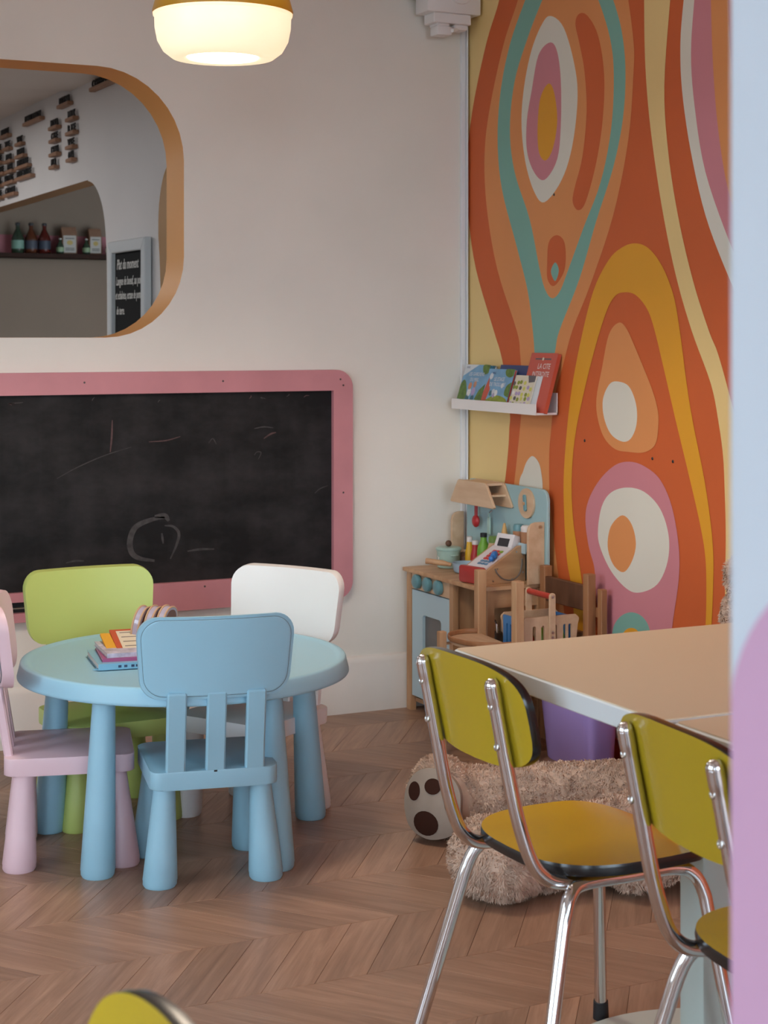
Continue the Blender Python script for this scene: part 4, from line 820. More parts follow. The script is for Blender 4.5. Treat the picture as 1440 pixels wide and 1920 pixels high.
# bluish title, path through a landscape
t, c, M, w, L = lean_book('blue comic book with a sandy path on its cover, first on the ledge', -.048, -.226, -.078, -.030, .150, .008, sky, dteal)
art(c, M, 'cover_cloud_art', [(0, L), (0, L * .72), (w * .55, L)], cloud)
art(c, M, 'cover_path_art', [(0, .004), (w, .004), (w, .024), (w * .5, .03), (0, .026)], sand)
art(c, M, 'cover_bush_art', crom([(0, .03), (.05, .028), (.06, .05), (.035, .092), (.015, .1), (0, .085)], 3), leaf); art(c, M, 'cover_bush_art', [(w, .024), (w, .09), (w * .8, .065), (w * .7, .03)], leaf)
art(c, M, 'cover_tree_art', crom([(w, L), (w * .74, L), (w * .76, L * .86), (w * .88, L * .78), (w, L * .82)], 3), leaf)
for u, v, r, m in ((.072, .078, .012, orgp), (.105, .085, .011, sand), (.075, .055, .014, wht), (.105, .058, .014, lil), (.07, .030, .014, dteal), (.108, .032, .013, dteal)): art(c, M, 'cover_figure_art', ellipse(u, v, r, r * 1.15, 12), m, 2)
text('title_lettering', 'LES GARDIENS', .018, wht, c, M @ Matrix.Translation((w * .24, L * .74, .0009)), 0, .95); text('title_lettering', 'DU MIEL', .018, wht, c, M @ Matrix.Translation((w * .34, L * .61, .0009)), 0, .95)
text('series_lettering', 'SERIE', .010, navy, c, M @ Matrix.Translation((.012, L * .91, .0009)), 0, 1.1)
lean_book('teal covered book half hidden behind the first blue comic', -.085, -.246, -.068, -.022, .148, .008, dteal, page)
lean_book('navy edged book behind the middle comic', -.27, -.47, -.055, -.014, .152, .006, navy, page)
t, c, M, w, L = lean_book('blue comic book with a green hill, middle of the ledge', -.232, -.410, -.082, -.038, .138, .009, sky, redp)
art(c, M, 'cover_hill_art', crom([(0, .0), (w, 0), (w, .03), (w * .8, .046), (w * .45, .05), (w * .2, .035), (0, .03)], 3), grass)
art(c, M, 'cover_roof_art', [(0, 0), (.034, 0), (.03, .03), (.042, .07), (.03, .085), (.018, .115), (0, .06)], redp)
art(c, M, 'cover_tree_art', crom([(w, L), (w * .68, L), (w * .70, L * .86), (w * .86, L * .80), (w, L * .84)], 3), leaf); art(c, M, 'cover_bush_art', crom([(w, .045), (w * .82, .055), (w * .84, .085), (w, .10)], 3), leaf)
for u, v, r, m in ((.07, .062, .011, cloud), (.088, .058, .012, wht), (.075, .05, .009, lil), (.03, .118, .012, cloud), (.12, .085, .009, cloud), (.052, .057, .010, dteal), (.028, .02, .008, wht)): art(c, M, 'cover_figure_art', ellipse(u, v, r, r, 12), m, 2)
text('title_lettering', 'LE STAGE', .019, wht, c, M @ Matrix.Translation((w * .30, L * .70, .0009)), 0, .9); text('title_lettering', 'DE TROLLURE', .019, wht, c, M @ Matrix.Translation((w * .17, L * .57, .0009)), 0, .9)
text('series_lettering', 'SERIE', .010, navy, c, M @ Matrix.Translation((.03, L * .87, .0009)), 0, 1.1)
t, c, M, w, L = lean_book('large red comic book, tallest on the ledge', -.482, -.650, -.072, -.016, .196, .014, mat('cover_vermilion', (.52, .085, .055), .4), redp)
text('title_lettering', 'LA CITE', .027, wht, c, M @ Matrix.Translation((w * .36, L * .73, .0009)), 0, .85); text('title_lettering', 'INTERDITE', .025, wht, c, M @ Matrix.Translation((w * .22, L * .60, .0009)), 0, .88)
art(c, M, 'cover_rule_art', [(w * .2, L * .885), (w * .8, L * .885), (w * .8, L * .91), (w * .2, L * .91)], ash); art(c, M, 'cover_rule_art', ellipse(w * .5, L * .898, .006, .006, 8), cre, 2)
lean_book('grey edged book in front of the large red one', -.445, -.592, -.076, -.040, .118, .006, cloud, page)
t, c, M, w, L = lean_book('cream comic book with a crowd of yellow faces', -.430, -.562, -.084, -.046, .120, .005, cre, page)
for i in range(34):
    u = .008 + (i % 6) * .022 + random.uniform(-.005, .005); v = .008 + (i // 6) * .018 + random.uniform(-.004, .004)
    art(c, M, 'cover_face_art', ellipse(min(u, w - .009), v, .009, .0075, 8), random.choice((lemon, lemon, ash, lil, grass, wht)), 1 + i % 3)
art(c, M, 'cover_panel_art', [(w * .62, L), (w * .72, L * .80), (w, L * .83), (w, L)], ash, 2)
# ------------------------------------------------------------------ toy kitchen in the corner
blue_k = mat('toy_blue_paint', (0.33, 0.50, 0.53), 0.5, var=.04, vscale=5); blue_d = mat('toy_door_blue', (0.44, 0.60, 0.68), 0.45); knob_b = mat('toy_knob_teal', (0.13, 0.29, 0.33), 0.3)
KX, KY = -.15, -.32
t = thing('toy_kitchen', 'wooden toy kitchen with blue oven door and backboard in the corner', 'toy kitchen', (KX, KY, 0))
fy0, fy1 = -.030, -.590                     # far and near ends
# counter top with a rounded near front corner
b = B(); prism(b, [(-.275, fy0 + .005), (-.020, fy0 + .005)][::-1] + crom([(-.275, fy1 + .05), (-.270, fy1 + .025), (-.250, fy1 + .008), (-.225, fy1)], 4) + [(-.020, fy1)], .014, Matrix.Translation((0, 0, .488)), .002, 1); obj('countertop', b, pine_x, t)
b = B(); box(b, -.262, -.242, fy0 - .002, fy0 - .036, .0, .488); obj('stile', b, pine, t)
b = B(); box(b, -.262, -.242, -.352, -.378, .0, .488); obj('stile', b, pine, t)
b = B(); box(b, -.260, -.244, -.068, -.351, .432, .487); cp = obj('control_panel', b, birch, t)
for y in (-.125, -.205, -.285):
    b = B(); lathe(b, [(.014, 0), (.024, .003), (.026, .010), (.024, .018), (.017, .023), (0, .024)], (-.260, y, .462), 24, (-1, 0, 0)); obj('knob', b, knob_b, cp)
MD = frame_basis((-.246, 0, 0), (0, -1, 0), (0, 0, 1))
s1, s2 = wall_holes([(.070, .055), (.350, .055), (.350, .428), (.070, .428)], [rrect(.150, .288, .10, .348, .014, 4)], .014, MD)
fr = join([s1, s2]); bmesh.ops.remove_doubles(fr, verts=fr.verts[:], dist=1e-5); dr = obj('oven_door', fr, blue_d, t, smooth=False)
b = B(); box(b, -.249, -.247, -.290, -.148, .098, .350); obj('door_window', b, mat('smoky_window', (.13, .125, .125), .15), dr)
b = B(); box(b, -.2535, -.2495, -.287, -.151, .222, .226); obj('rack_line', b, mat('grey_rack', (.34, .33, .32), .4), dr)
b = B(); box(b, -.244, -.030, -.352, -.366, .03, .488); obj('divider', b, pine, t)
b = B(); box(b, -.244, -.030, fy0 - .006, fy0 - .020, .03, .488); obj('side_panel', b, pine, t)
b = B(); box(b, -.244, -.028, fy0 - .02, -.352, .03, .044); obj('bottom_panel', b, pine_x, t)
for x in (-.232, -.040):
    b = B(); box(b, x - .013, x + .013, -.558, -.584, 0, .488); obj('leg', b, pine, t)
b = B(); box(b, -.230, -.040, -.562, -.578, .430, .487); obj('apron', b, pine_x, t)
b = B(); box(b, -.030, -.022, -.366, -.585, .20, .36); obj('rear_rail', b, birch, t)
b = B(); box(b, -.235, -.03, -.366, -.575, .10, .112); obj('low_shelf', b, pine_x, t)
# backboard and wings
b = B(); prism(b, rrect(.066, .615, .50, .812, .03, 6, rs=(.0, .0, .032, .032)), .012, frame_basis((-.026, 0, 0), (0, -1, 0), (0, 0, 1)), .002, 1); bb = obj('backboard', b, blue_k, t)
def wing(y, w, z1):
    b = B(); prism(b, [(0, .502), (w, .502), (w, z1 - .03)] + [(w - .03 + .03 * math.cos(a), z1 - .03 + .03 * math.sin(a)) for a in (PI * .17, PI * .33, PI / 2)] + [(0, z1)], .012, frame_basis((-.039, y, 0), (-1, 0, 0), (0, 0, 1)), .001, 1)
    return b
w1 = obj('wing', wing(-.046, .048, .690), birch, t); w2 = obj('wing', wing(-.602, .062, .706), birch, t)
b = B(); lathe(b, [(.006, 0), (.006, .001), (.002, .001), (0, .0004)], (-.062, -.6145, .692), 10, (0, -1, 0)); obj('screw', b, steel, w2)
# hood: two trapezoid boards joined by shelves
def trap(x, th):
    b = B(); prism(b, [(.088, .738), (.094, .733), (.395, .733), (.401, .738), (.345, .812), (.335, .816), (.150, .816), (.142, .812)], th, frame_basis((x, 0, 0), (0, -1, 0), (0, 0, 1)), .0015, 1); return b
obj('hood_front', trap(-.108, .010), birch, t); obj('hood_back', trap(-.0385, .008), birch, t)
b = B(); box(b, -.108, -.046, -.15, -.335, .806, .814); obj('hood_shelf', b, birch, t)
b = B(); box(b, -.108, -.046, -.13, -.36, .770, .777); obj('hood_shelf', b, birch, t)
# clock
b = B(); lathe(b, [(.050, 0), (.051, .003), (.050, .008), (0, .008)], (-.0385, -.492, .758), 36, (-1, 0, 0)); ck = obj('clock_face', b, birch, bb)
b = B(); Mh = frame_basis((-.047, -.492, .758), (0, -1, 0), (0, .12, 1)); prism(b, rrect(-.008, .008, -.026, .030, .007, 4), .006, Mh, .001, 1); obj('clock_hand', b, knob_b, ck)
b = B(); lathe(b, [(.006, 0), (.006, .004), (0, .005)], (-.053, -.492, .758), 10, (-1, 0, 0)); obj('clock_pin', b, pine, ck)
# spice rack
b = B(); box(b, -.078, -.0385, -.41, -.548, .596, .602); box(b, -.081, -.078, -.41, -.548, .596, .630); box(b, -.078, -.0385, -.548, -.544, .596, .630); box(b, -.078, -.0385, -.414, -.41, .596, .630); obj('spice_rack', b, blue_d, t)

# loose toys on and in the toy kitchen
t = thing('toy_pot', 'mint green toy pot with wooden lid knob on the toy kitchen', 'toy pot', (-.140, -.118, .5025)); mint = mat('mint_enamel', (.36, .52, .46), .3)
b = B(); lathe(b, [(.036, 0), (.040, .003), (.042, .056), (.044, .062), (.042, .064)], seg=32); p_ = obj('pot_body', b, mint, t, world=False)
b = B(); lathe(b, [(.046, .064), (.046, .068), (.040, .073), (0, .075)], seg=32); l_ = obj('lid', b, mint, t, world=False)
b = B(); ball(b, (0, 0, .085), .0115, 14); obj('lid_knob', b, walnut, l_, world=False)
for s in (1, -1):
    b = B(); tube(b, crom([(-.012, s * .042, .046), (-.008, s * .054, .048), (.008, s * .054, .048), (.012, s * .042, .046)], 4), .003, 8); obj('handle', b, mint, p_, world=False)
b = B(); prism(b, crom([(-.008, .012), (.0, .016), (.006, .012), (.002, .024), (.008, .034), (.001, .030), (-.007, .036), (-.003, .024)], 3, True), .0006, frame_basis((-.0418, -.004, .008), (0, -1, 0), (0, 0, 1))); obj('leaf_print', b, wht, p_, world=False)
t = thing('toy_pan', 'light blue toy pan with wooden handle beside the cash register', 'toy pan', (-.150, -.262, .5025)); pb = mat('pan_blue', (.34, .48, .60), .35)
b = B(); lathe(b, [(0, .002), (.036, .002), (.040, .006), (.046, .034), (.049, .035), (.047, .036), (.042, .008), (0, .006)], seg=32, close=True); obj('pan_body', b, pb, t, world=False)
b = B(); tube(b, [(-.040, .030, .026), (-.062, .052, .031), (-.105, .095, .036)], [.006, .0095, .0105], 12); obj('handle', b, pine, t, world=False)
t = thing('toy_cash_register', 'toy cash register with red front drawer and white keypad', 'toy register', (-.150, -.476, .5025), math.radians(12.5))
# local: +x towards the wall, front at x = -.1
prof = [(-.098, .0), (.076, .0), (.076, .114), (.069, .120), (.045, .118), (-.098, .046)]
for y0_, nm in ((.048, 'side_panel'), (-.060, 'side_panel')):
    b = B(); prism(b, prof, .012, frame_basis((0, y0_ + .012, 0), (1, 0, 0), (0, 0, 1)), .001, 1); sp = obj(nm, b, pine_x, t, world=False)
    if y0_ < 0:
        for x, z in ((-.07, .012), (.015, .012), (.064, .03), (.064, .09), (.035, .100), (-.05, .05)):
            b = B(); lathe(b, [(.0032, 0), (.0032, .001), (0, .0014)], (x, y0_ - .0002, z), 8, (0, -1, 0)); obj('screw', b, steel, sp, world=False)
b = B(); box(b, -.085, .070, -.048, .048, .002, .044); obj('inner_box', b, pine_x, t, world=False)
sl = math.atan2(.072, .143)
Mk = Matrix.Translation((-.098, 0, .050)) @ Matrix.Rotation(-sl, 4, 'Y')
b = B(); box(b, .004, .140, -.047, .047, -.006, .000, 0, 1, Mk); kp = obj('keypad_plate', b, mat('keypad_white', (.68, .65, .68), .4), t, world=False)
redk = mat('key_red', (.58, .05, .05), .4); grk = mat('key_green', (.25, .42, .04), .4); blk = mat('key_blue', (.10, .22, .36), .4)
for i in range(4):
    for j in range(3):
        m_ = grk if (i == 3 and j == 0) else redk
        b = B(); box(b, .056 + i * .015, .067 + i * .015, -.034 + j * .017, -.021 + j * .017, .0, .0035, .0008, 1, Mk); obj('key', b, m_, kp, world=False)
for i in range(2):
    for j in range(3):
        b = B(); box(b, .026 + i * .015, .036 + i * .015, -.034 + j * .017, -.021 + j * .017, .0, .0025, .0006, 1, Mk); obj('key', b, blk, kp, world=False)
b = B(); prism(b, rrect(-.060, .060, -.002, .054, .010, 4), .016, frame_basis((-.099, 0, .004), (0, -1, 0), (0, 0, 1)), .003, 2); obj('drawer_front', b, mat('toy_red', (.42, .045, .04), .4), t, world=False)
b = B(); prism(b, [(.020, .096), (.072, .116), (.068, .148), (.044, .154)], .086, frame_basis((0, .043, 0), (1, 0, 0), (0, 0, 1)), .003, 2); hd = obj('display_housing', b, mat('display_white', (.72, .70, .72), .4), t, world=False)
dn = Vector((-.054, 0, .022)).normalized(); Mdp = frame_basis((.0325, .0, .1262), (0, -1, 0), Vector((.024, 0, .058)))
b = B(); box(b, -.026, .026, -.014, .014, .0004, .0016, 0, 1, Mdp); obj('screen', b, mat('grey_screen', (.05, .05, .055), .2), hd, world=False)
b = B(); box(b, -.016, .016, -.010, .010, 0, .018, .006, 2, Mk @ Matrix.Translation((.070, -.034, .004)) @ Matrix.Rotation(.5, 4, 'Z')); ball(b, Mk @ Vector((.050, -.040, .012)), .010, 10); sc_ = obj('scanner', b, mat('toy_bright_blue', (.03, .17, .50), .35), t, world=False)
b = B(); tube(b, crom([(-.062, -.0625, .052), (-.055, -.066, .036), (-.03, -.068, .016), (.01, -.068, .010), (.040, -.068, .026), (.054, -.066, .055), (.058, -.0625, .076)], 6), .0024, 8); obj('scanner_cord', b, mat('grey_cord', (.16, .14, .13), .6), sc_, world=False)
def lathe_toy(nm, label, cat, c, parts, group=None):
    t = thing(nm, label, cat, c, group=group)
    for pn, prof_, m_ in parts:
        b = B(); lathe(b, prof_, seg=20); obj(pn, b, m_, t, world=False)
    return t
ye = mat('toy_yellow', (.72, .42, .02), .4); rd = mat('toy_ketchup', (.45, .03, .03), .4); gr = mat('toy_green', (.16, .40, .04), .4); wc = mat('toy_white_cap', (.72, .68, .66), .4)
lathe_toy('toy_bottle', 'yellow toy sauce bottle with white cap', 'toy bottle', (-.085, -.172, .5025), (('bottle_body', [(.015, 0), (.016, .004), (.016, .055), (.011, .080), (.010, .096), (0, .096)], ye), ('cap', [(.0105, .094), (.0105, .112), (0, .114)], wc)), 'toy sauce bottles')
lathe_toy('toy_bottle', 'red toy sauce bottle with white cap', 'toy bottle', (-.090, -.222, .5025), (('bottle_body', [(.016, 0), (.017, .004), (.017, .050), (.011, .075), (.011, .092), (0, .092)], rd), ('cap', [(.0115, .090), (.0115, .104), (0, .106)], wc)), 'toy sauce bottles')
lathe_toy('toy_bottle', 'bright green toy bottle with black cap', 'toy bottle', (-.088, -.278, .5025), (('bottle_body', [(.021, 0), (.022, .004), (.023, .070), (.020, .092), (.011, .110), (.011, .124), (0, .124)], gr), ('label_band', [(.0235, .030), (.0238, .031), (.0238, .055), (.0235, .056)], ye), ('cap', [(.012, .122), (.012, .136), (0, .137)], black_mat)), 'toy sauce bottles')
lathe_toy('toy_jar', 'wooden toy jar with green lid behind the register', 'toy jar', (-.085, -.345, .5025), (('jar_body', [(.022, 0), (.023, .004), (.024, .085), (.017, .112), (0, .112)], birch), ('lid', [(.019, .110), (.019, .128), (.016, .132), (0, .132)], mat('toy_leaf_green', (.15, .27, .06), .4))))
lathe_toy('toy_tomato', 'dark brown round toy food beside the pot', 'toy food', (-.080, -.132, .5025), (('food_body', [(0, 0), (.022, .004), (.030, .022), (.028, .040), (.016, .052), (0, .055)], walnut), ('stub', [(.008, .052), (.009, .060), (0, .062)], birch)))
lathe_toy('toy_cone', 'tan toy ice cream cone standing tip up', 'toy food', (-.062, -.377, .5025), (('cone', [(.024, 0), (.024, .09), (.0185, .110), (.004, .178), (0, .18)], mat('wafer_tan', (.62, .37, .14), .6)), ))
lathe_toy('toy_shaker', 'wooden toy shaker with blue top in the rack', 'toy shaker', (-.0585, -.466, .6024), (('shaker_body', [(.0185, 0), (.0195, .004), (.0195, .062), (0, .062)], mat('shaker_brown', (.42, .20, .10), .5)), ('shaker_top', [(.0195, .062), (.020, .075), (.016, .084), (0, .086)], knob_b)), 'toy shakers')
lathe_toy('toy_shaker', 'wooden toy shaker with white top in the rack', 'toy shaker', (-.0585, -.518, .6024), (('shaker_body', [(.018, 0), (.019, .004), (.019, .064), (0, .064)], mat('shaker_brown', (.42, .20, .10), .5)), ('shaker_top', [(.019, .064), (.0195, .078), (.015, .085), (0, .086)], wc)), 'toy shakers')
t = thing('toy_ladle', 'red toy ladle hanging under the hood', 'toy utensil', (-.056, -.170, .655))
tr = mat('toy_ladle_red', (.42, .02, .025), .4)
b = B(); box(b, -.062, -.054, -.177, -.163, .680, .738, .002, 1); obj('handle', b, tr, t)
b = B(); ball(b, (-.060, -.172, .668), .021, 16, (.55, 1, 1.05)); obj('scoop', b, tr, t)
t = thing('toy_spatula', 'pale mint toy spatula hanging on the backboard', 'toy utensil', (-.050, -.252, .63))
b = B(); box(b, -.056, -.050, -.264, -.244, .628, .690, .002, 1); box(b, -.055, -.051, -.257, -.249, .688, .704); obj('blade', b, mint, t)
b = B(); cyl(b, (-.053, -.252, .70), (-.040, -.252, .712), .003, seg=8); obj('hook', b, steel, t)
t = thing('toy_board', 'green bordered wooden board leaning in the toy kitchen niche', 'board', (-.06, -.45, .115))
b = B(); box(b, -.075, -.065, -.556, -.372, .113, .352, .003, 1); bb_ = obj('board', b, mat('pale_board', (.55, .48, .36), .5), t)
gm = mat('board_green_line', (.16, .22, .05), .5)
for q in ((-.54, -.388, .322, .329), (-.54, -.388, .135, .142), (-.395, -.388, .135, .329), (-.54, -.533, .135, .329)):
    b = B(); box(b, -.0765, -.0752, q[0], q[1], q[2], q[3]); obj('border_line', b, gm, bb_)
t = thing('metal_whisk', 'chrome wire loop standing in the toy kitchen niche', 'utensil', (-.16, -.47, .112))
b = B(); tube(b, crom([(-.16, -.455, .112), (-.16, -.455, .33), (-.160, -.462, .362), (-.160, -.482, .372), (-.160, -.498, .355), (-.16, -.50, .30), (-.16, -.50, .112)], 6), .0035, 8); obj('wire_loop', b, chrome, t)
b = B(); lathe(b, [(.028, 0), (.030, .004), (.030, .215), (.028, .22)], (-.16, -.478, .112), 20); obj('cup', b, mat('dark_pewter', (.12, .11, .10), .35, .7), t)

# ------------------------------------------------------------------ small wooden high chair, basket, tub
t = thing('wooden_high_chair', 'small wooden four-post high chair against the mural', 'chair', (-.18, -.76, 0))
PT = {'A': (-.297, -.628), 'B': (-.318, -.902), 'C': (-.052, -.632), 'D': (-.058, -.902)}
for k, (x, y) in PT.items():
    b = B(); box(b, x - .015, x + .015, y - .015, y + .015, 0, .568 if k != 'D' else .574, .002, 1); obj('post', b, pine if k in 'AB' else red_wood, t)
b = B(); box(b, -.064, -.046, -.887, -.647, .455, .535, .002, 1); obj('backrest', b, walnut, t)
b = B(); box(b, -.064, -.046, -.887, -.647, .345, .385, .002, 1); obj('back_rail', b, red_wood, t)
b = B(); prism(b, [(-.31, -.89), (-.060, -.89), (-.060, -.645), (-.282, -.645)], .014, Matrix.Translation((0, 0, .288)), .002, 1); obj('seat', b, pine_x, t)
b = B(); prism(b, [(-.325, -.888), (-.311, -.888), (-.281, -.646), (-.295, -.646)], .035, Matrix.Translation((0, 0, .315)), .002, 1); obj('front_rail', b, pine_x, t)
b = B(); prism(b, crom([(-.300, -.640), (-.36, -.625), (-.42, -.655), (-.452, -.73), (-.438, -.82), (-.385, -.875), (-.325, -.885)], 5), .010, Matrix.Translation((0, 0, .355)), .002, 1); tr_ = obj('tray', b, birch, t)
b = B(); tube(b, crom([(-.300, -.636, .372), (-.36, -.622, .372), (-.423, -.653, .372), (-.456, -.73, .372), (-.441, -.822, .372), (-.386, -.878, .372), (-.325, -.888, .372)], 5), .008, 8, sx=.5); obj('tray_rim', b, red_wood, tr_)
for x, y in ((-.470, -.690), (-.225, -.800)):
    b = B(); box(b, x - .012, x + .012, y - .012, y + .012, 0, .392 if x < -.4 else .288, .002, 1); obj('strut', b, pine if x < -.4 else red_wood, t)
b = B(); box(b, -.476, -.300, -.690, -.672, .348, .354); obj('tray_bearer', b, pine_x, t)
b = B(); box(b, -.048, -.026, -.956, -.932, 0, .530, .002, 1); obj('rear_strut', b, red_wood, t)
b = B(); box(b, -.044, -.030, -.932, -.917, .44, .47); obj('strut_block', b, red_wood, t)

t = thing('shopping_basket', 'toy shopping basket with slatted wood sides and red handle', 'basket', (-.185, -.815, .303))
bk_b = mat('basket_blue', (.045, .22, .56), .4)
bx0, bx1, by0, by1, bz0, bz1 = -.292, -.085, -.884, -.758, .303, .448
def slotted(y):
    Mz = frame_basis((0, y, 0), (1, 0, 0), (0, 0, 1))
    out = [(bx0 + .018, bz0), (bx1 - .018, bz0)] + crom([(bx1 - .004, bz1 - .03), (bx1, bz1 - .012), (bx1 - .012, bz1)], 3) + crom([(bx0 + .012, bz1), (bx0, bz1 - .012), (bx0 + .004, bz1 - .03)], 3)
    holes = [rrect(x - .006, x + .006, bz0 + .025, bz1 - .028, .0055, 3) for x in (-.248, -.217, -.172, -.137, -.118)]
    s1, s2 = wall_holes(out, holes, .008, Mz); f = join([s1, s2]); bmesh.ops.remove_doubles(f, verts=f.verts[:], dist=1e-5); return f
for y in (by0 + .008, by1 + .008): obj('slatted_side', slotted(y), birch, t, smooth=False)
for x in (bx0 + .012, bx1 - .020):
    Mz = frame_basis((x, 0, 0), (0, -1, 0), (0, 0, 1))
    s1, s2 = wall_holes([(-by1 + .002, bz0 + .002), (-by0 - .010, bz0 + .002), (-by0 - .010, bz1 - .006), (-by1 + .002, bz1 - .006)], [rrect(u - .005, u + .005, bz0 + .025, bz1 - .03, .0045, 3) for u in (.785, .807, .829, .851)], .008, Mz)
    f = join([s1, s2]); bmesh.ops.remove_doubles(f, verts=f.verts[:], dist=1e-5); obj('blue_end', f, bk_b, t, smooth=False)
b = B(); box(b, bx0 + .02, bx1 - .02, by0 + .01, by1, bz0, bz0 + .006); obj('base', b, bk_b, t)
for y in (by0 - .008, by1 + .009):
    b = B(); prism(b, rrect(-.197, -.175, .370, .520, .010, 4), .007, frame_basis((0, y + .007, 0), (1, 0, 0), (0, 0, 1)), .001, 1); hu = obj('handle_arm', b, birch, t)
    for z in (.382, .398, .508):
        b = B(); lathe(b, [(.005, 0), (.005, .001), (0, .002)], (-.186, y - .0002, z), 10, (0, -1, 0)); obj('rivet', b, steel, hu)
b = B(); cyl(b, (-.186, by0, .508), (-.186, by1 + .009, .508), .0095, seg=16); obj('red_handle', b, mat('handle_red', (.50, .05, .03), .4), t)
for i, (x, y, m_, lab) in enumerate(((-.245, -.83, redk, 'red toy vegetable in the basket, by the blue end'), (-.20, -.845, grk, 'green toy vegetable in the middle of the basket'), (-.150, -.84, redp, 'orange-red toy vegetable under the basket handle'), (-.118, -.82, gr, 'dark green toy vegetable at the wall end of the basket'))):
    tt = thing('toy_vegetable', lab, 'toy food', (x, y, bz0 + .0065), group='toy vegetables in the basket')
    b = B(); lathe(b, [(0, 0), (.018, .004), (.028, .03), (.026, .065), (.012, .095), (0, .10)], seg=14); obj('vegetable_body', b, m_, tt, world=False)
    b = B(); cyl(b, (0, 0, .095), (.01, .004, .128), .0035, seg=6); obj('stem', b, birch, tt, world=False)

lilac = mat('lilac_plastic', (.46, .36, .86), .4, var=.03, vscale=4)
t = thing('storage_tub', 'lilac plastic storage tub on the floor under the table', 'tub', (-.14, -.96, 0))
def ring_loft(levels, m_, nm, par, close_bottom=True):
    b = B(); R = []
    for (x0, x1, y0, y1, r, z) in levels: R.append([b.verts.new((x, y, z)) for x, y in rrect(x0, x1, y0, y1, r, 7)])
    n = len(R[0])
    for a, c in zip(R, R[1:]):
        for i in range(n): b.faces.new((a[i], a[(i + 1) % n], c[(i + 1) % n], c[i]))
    if close_bottom: b.faces.new(R[0][::-1])
    b.faces.new(R[-1]); return obj(nm, b, m_, par)
ring_loft([(-.182, -.084, -1.098, -.836, .04, .0), (-.186, -.083, -1.102, -.832, .04, .006), (-.204, -.080, -1.122, -.812, .036, .262), (-.200, -.084, -1.118, -.816, .034, .264), (-.182, -.100, -1.10, -.83, .03, .02)], lilac, 'tub_body', t)
b = B(); f_o = rrect(-.218, -.0775, -1.138, -.797, .042, 7); f_i = rrect(-.203, -.081, -1.121, -.813, .036, 7)
s1, s2 = wall_holes(f_o, [f_i], .010, Matrix.Translation((0, 0, .254))); f = join([s1, s2]); bmesh.ops.remove_doubles(f, verts=f.verts[:], dist=1e-5); obj('rim', f, lilac, t, smooth=False)
b = B(); box(b, -.212, -.196, -1.118, -1.098, .235, .2538, .002, 1); obj('clip', b, lilac, t)
b = B(); prism(b, rrect(-.24, -.03, -1.38, -1.145, .03, 5), .012, Matrix.Translation((0, 0, .0005)), .003, 1)
tag(obj('blue_lid', b, mat('tub_lid_blue', (.13, .27, .42), .45), loc=(-.13, -1.24, 0)), 'flat blue plastic lid on the floor beside the lilac tub', 'lid')

# ------------------------------------------------------------------ giant teddy bear sitting against the mural
fur_c = mat('beige_plush', (0.62, 0.46, 0.36), 0.9, var=.20, vscale=25, spec=.1)
sole_c = mat('suede_sole', (0.36, 0.30, 0.25), 0.9, var=.08, vscale=20, spec=.1); paw_c = mat('brown_paw', (0.045, 0.018, 0.012), 0.85, spec=.1)
b = B()
def blob(c, r, sc=(1, 1, 1), R=None): ball(b, c, r, 20, sc, R)
def limb(p, q, r0, r1, n=9):
    for i in range(n):
        k = i / (n - 1); c = Vector(p).lerp(Vector(q), k); blob(c, r0 + (r1 - r0) * k)
FA = Vector((-.905, -1.428, .112))                        # far foot
blob((-.255, -1.88, .235), .20, (.95, 1.05, 1.15)); blob((-.200, -1.90, .40), .150, (.9, 1.05, 1))     # body
blob((-.215, -2.012, .605), .138, (1, 1.06, .95)); blob((-.335, -2.06, .575), .068)                # head, muzzle
blob((-.185, -1.832, .690), .062, (.6, 1, 1)); blob((-.185, -2.15, .698), .060, (.55, 1, 1))        # ears
limb((-.36, -1.68, .100), (-.80, -1.475, .094), .098, .090); blob((-.875, -1.45, .108), .108, (.75, 1.0, 1.0))
limb((-.36, -1.93, .118), (-.93, -1.955, .088), .112, .084); limb((-.98, -1.885, .090), (-.985, -1.975, .086), .088, .082, 4); blob((-1.005, -1.93, .092), .090, (1.0, 1.15, 1.0))
limb((-.20, -1.80, .40), (-.31, -1.74, .24), .070, .066, 6); limb((-.20, -1.99, .42), (-.52, -2.09, .135), .075, .075, 6); limb((-.52, -2.09, .12), (-.68, -2.06, .085), .078, .078, 4)
me = bpy.data.meshes.new('bear_raw'); b.to_mesh(me); b.free()
raw = bpy.data.objects.new('bear_raw', me); COL.objects.link(raw)
md = raw.modifiers.new('r', 'REMESH'); md.mode = 'VOXEL'; md.voxel_size = .013
md = raw.modifiers.new('s', 'SMOOTH'); md.iterations = 7; md.factor = .5
dg = bpy.context.evaluated_depsgraph_get()
bear_me = bpy.data.meshes.new_from_object(raw.evaluated_get(dg)); bpy.data.objects.remove(raw); bpy.data.meshes.remove(me)
zmin = min(v.co.z for v in bear_me.vertices)
for v in bear_me.vertices:
    v.co.z = max(v.co.z - zmin * 0 if v.co.z > .002 else .002, .002); v.co.x = min(v.co.x, -.012)
for p in bear_me.polygons: p.use_smooth = True
bear_me.materials.append(fur_c)
t = thing('teddy_bear', 'giant beige plush teddy bear sitting with outstretched legs behind the yellow chair', 'plush toy', (-.3, -1.8, 0))
bear_me.transform(Matrix.Translation((-.3, -1.8, 0)).inverted())
body = bpy.data.objects.new('plush_body', bear_me); COL.objects.link(body); body.parent = t; OFF[body.name] = OFF[t.name]
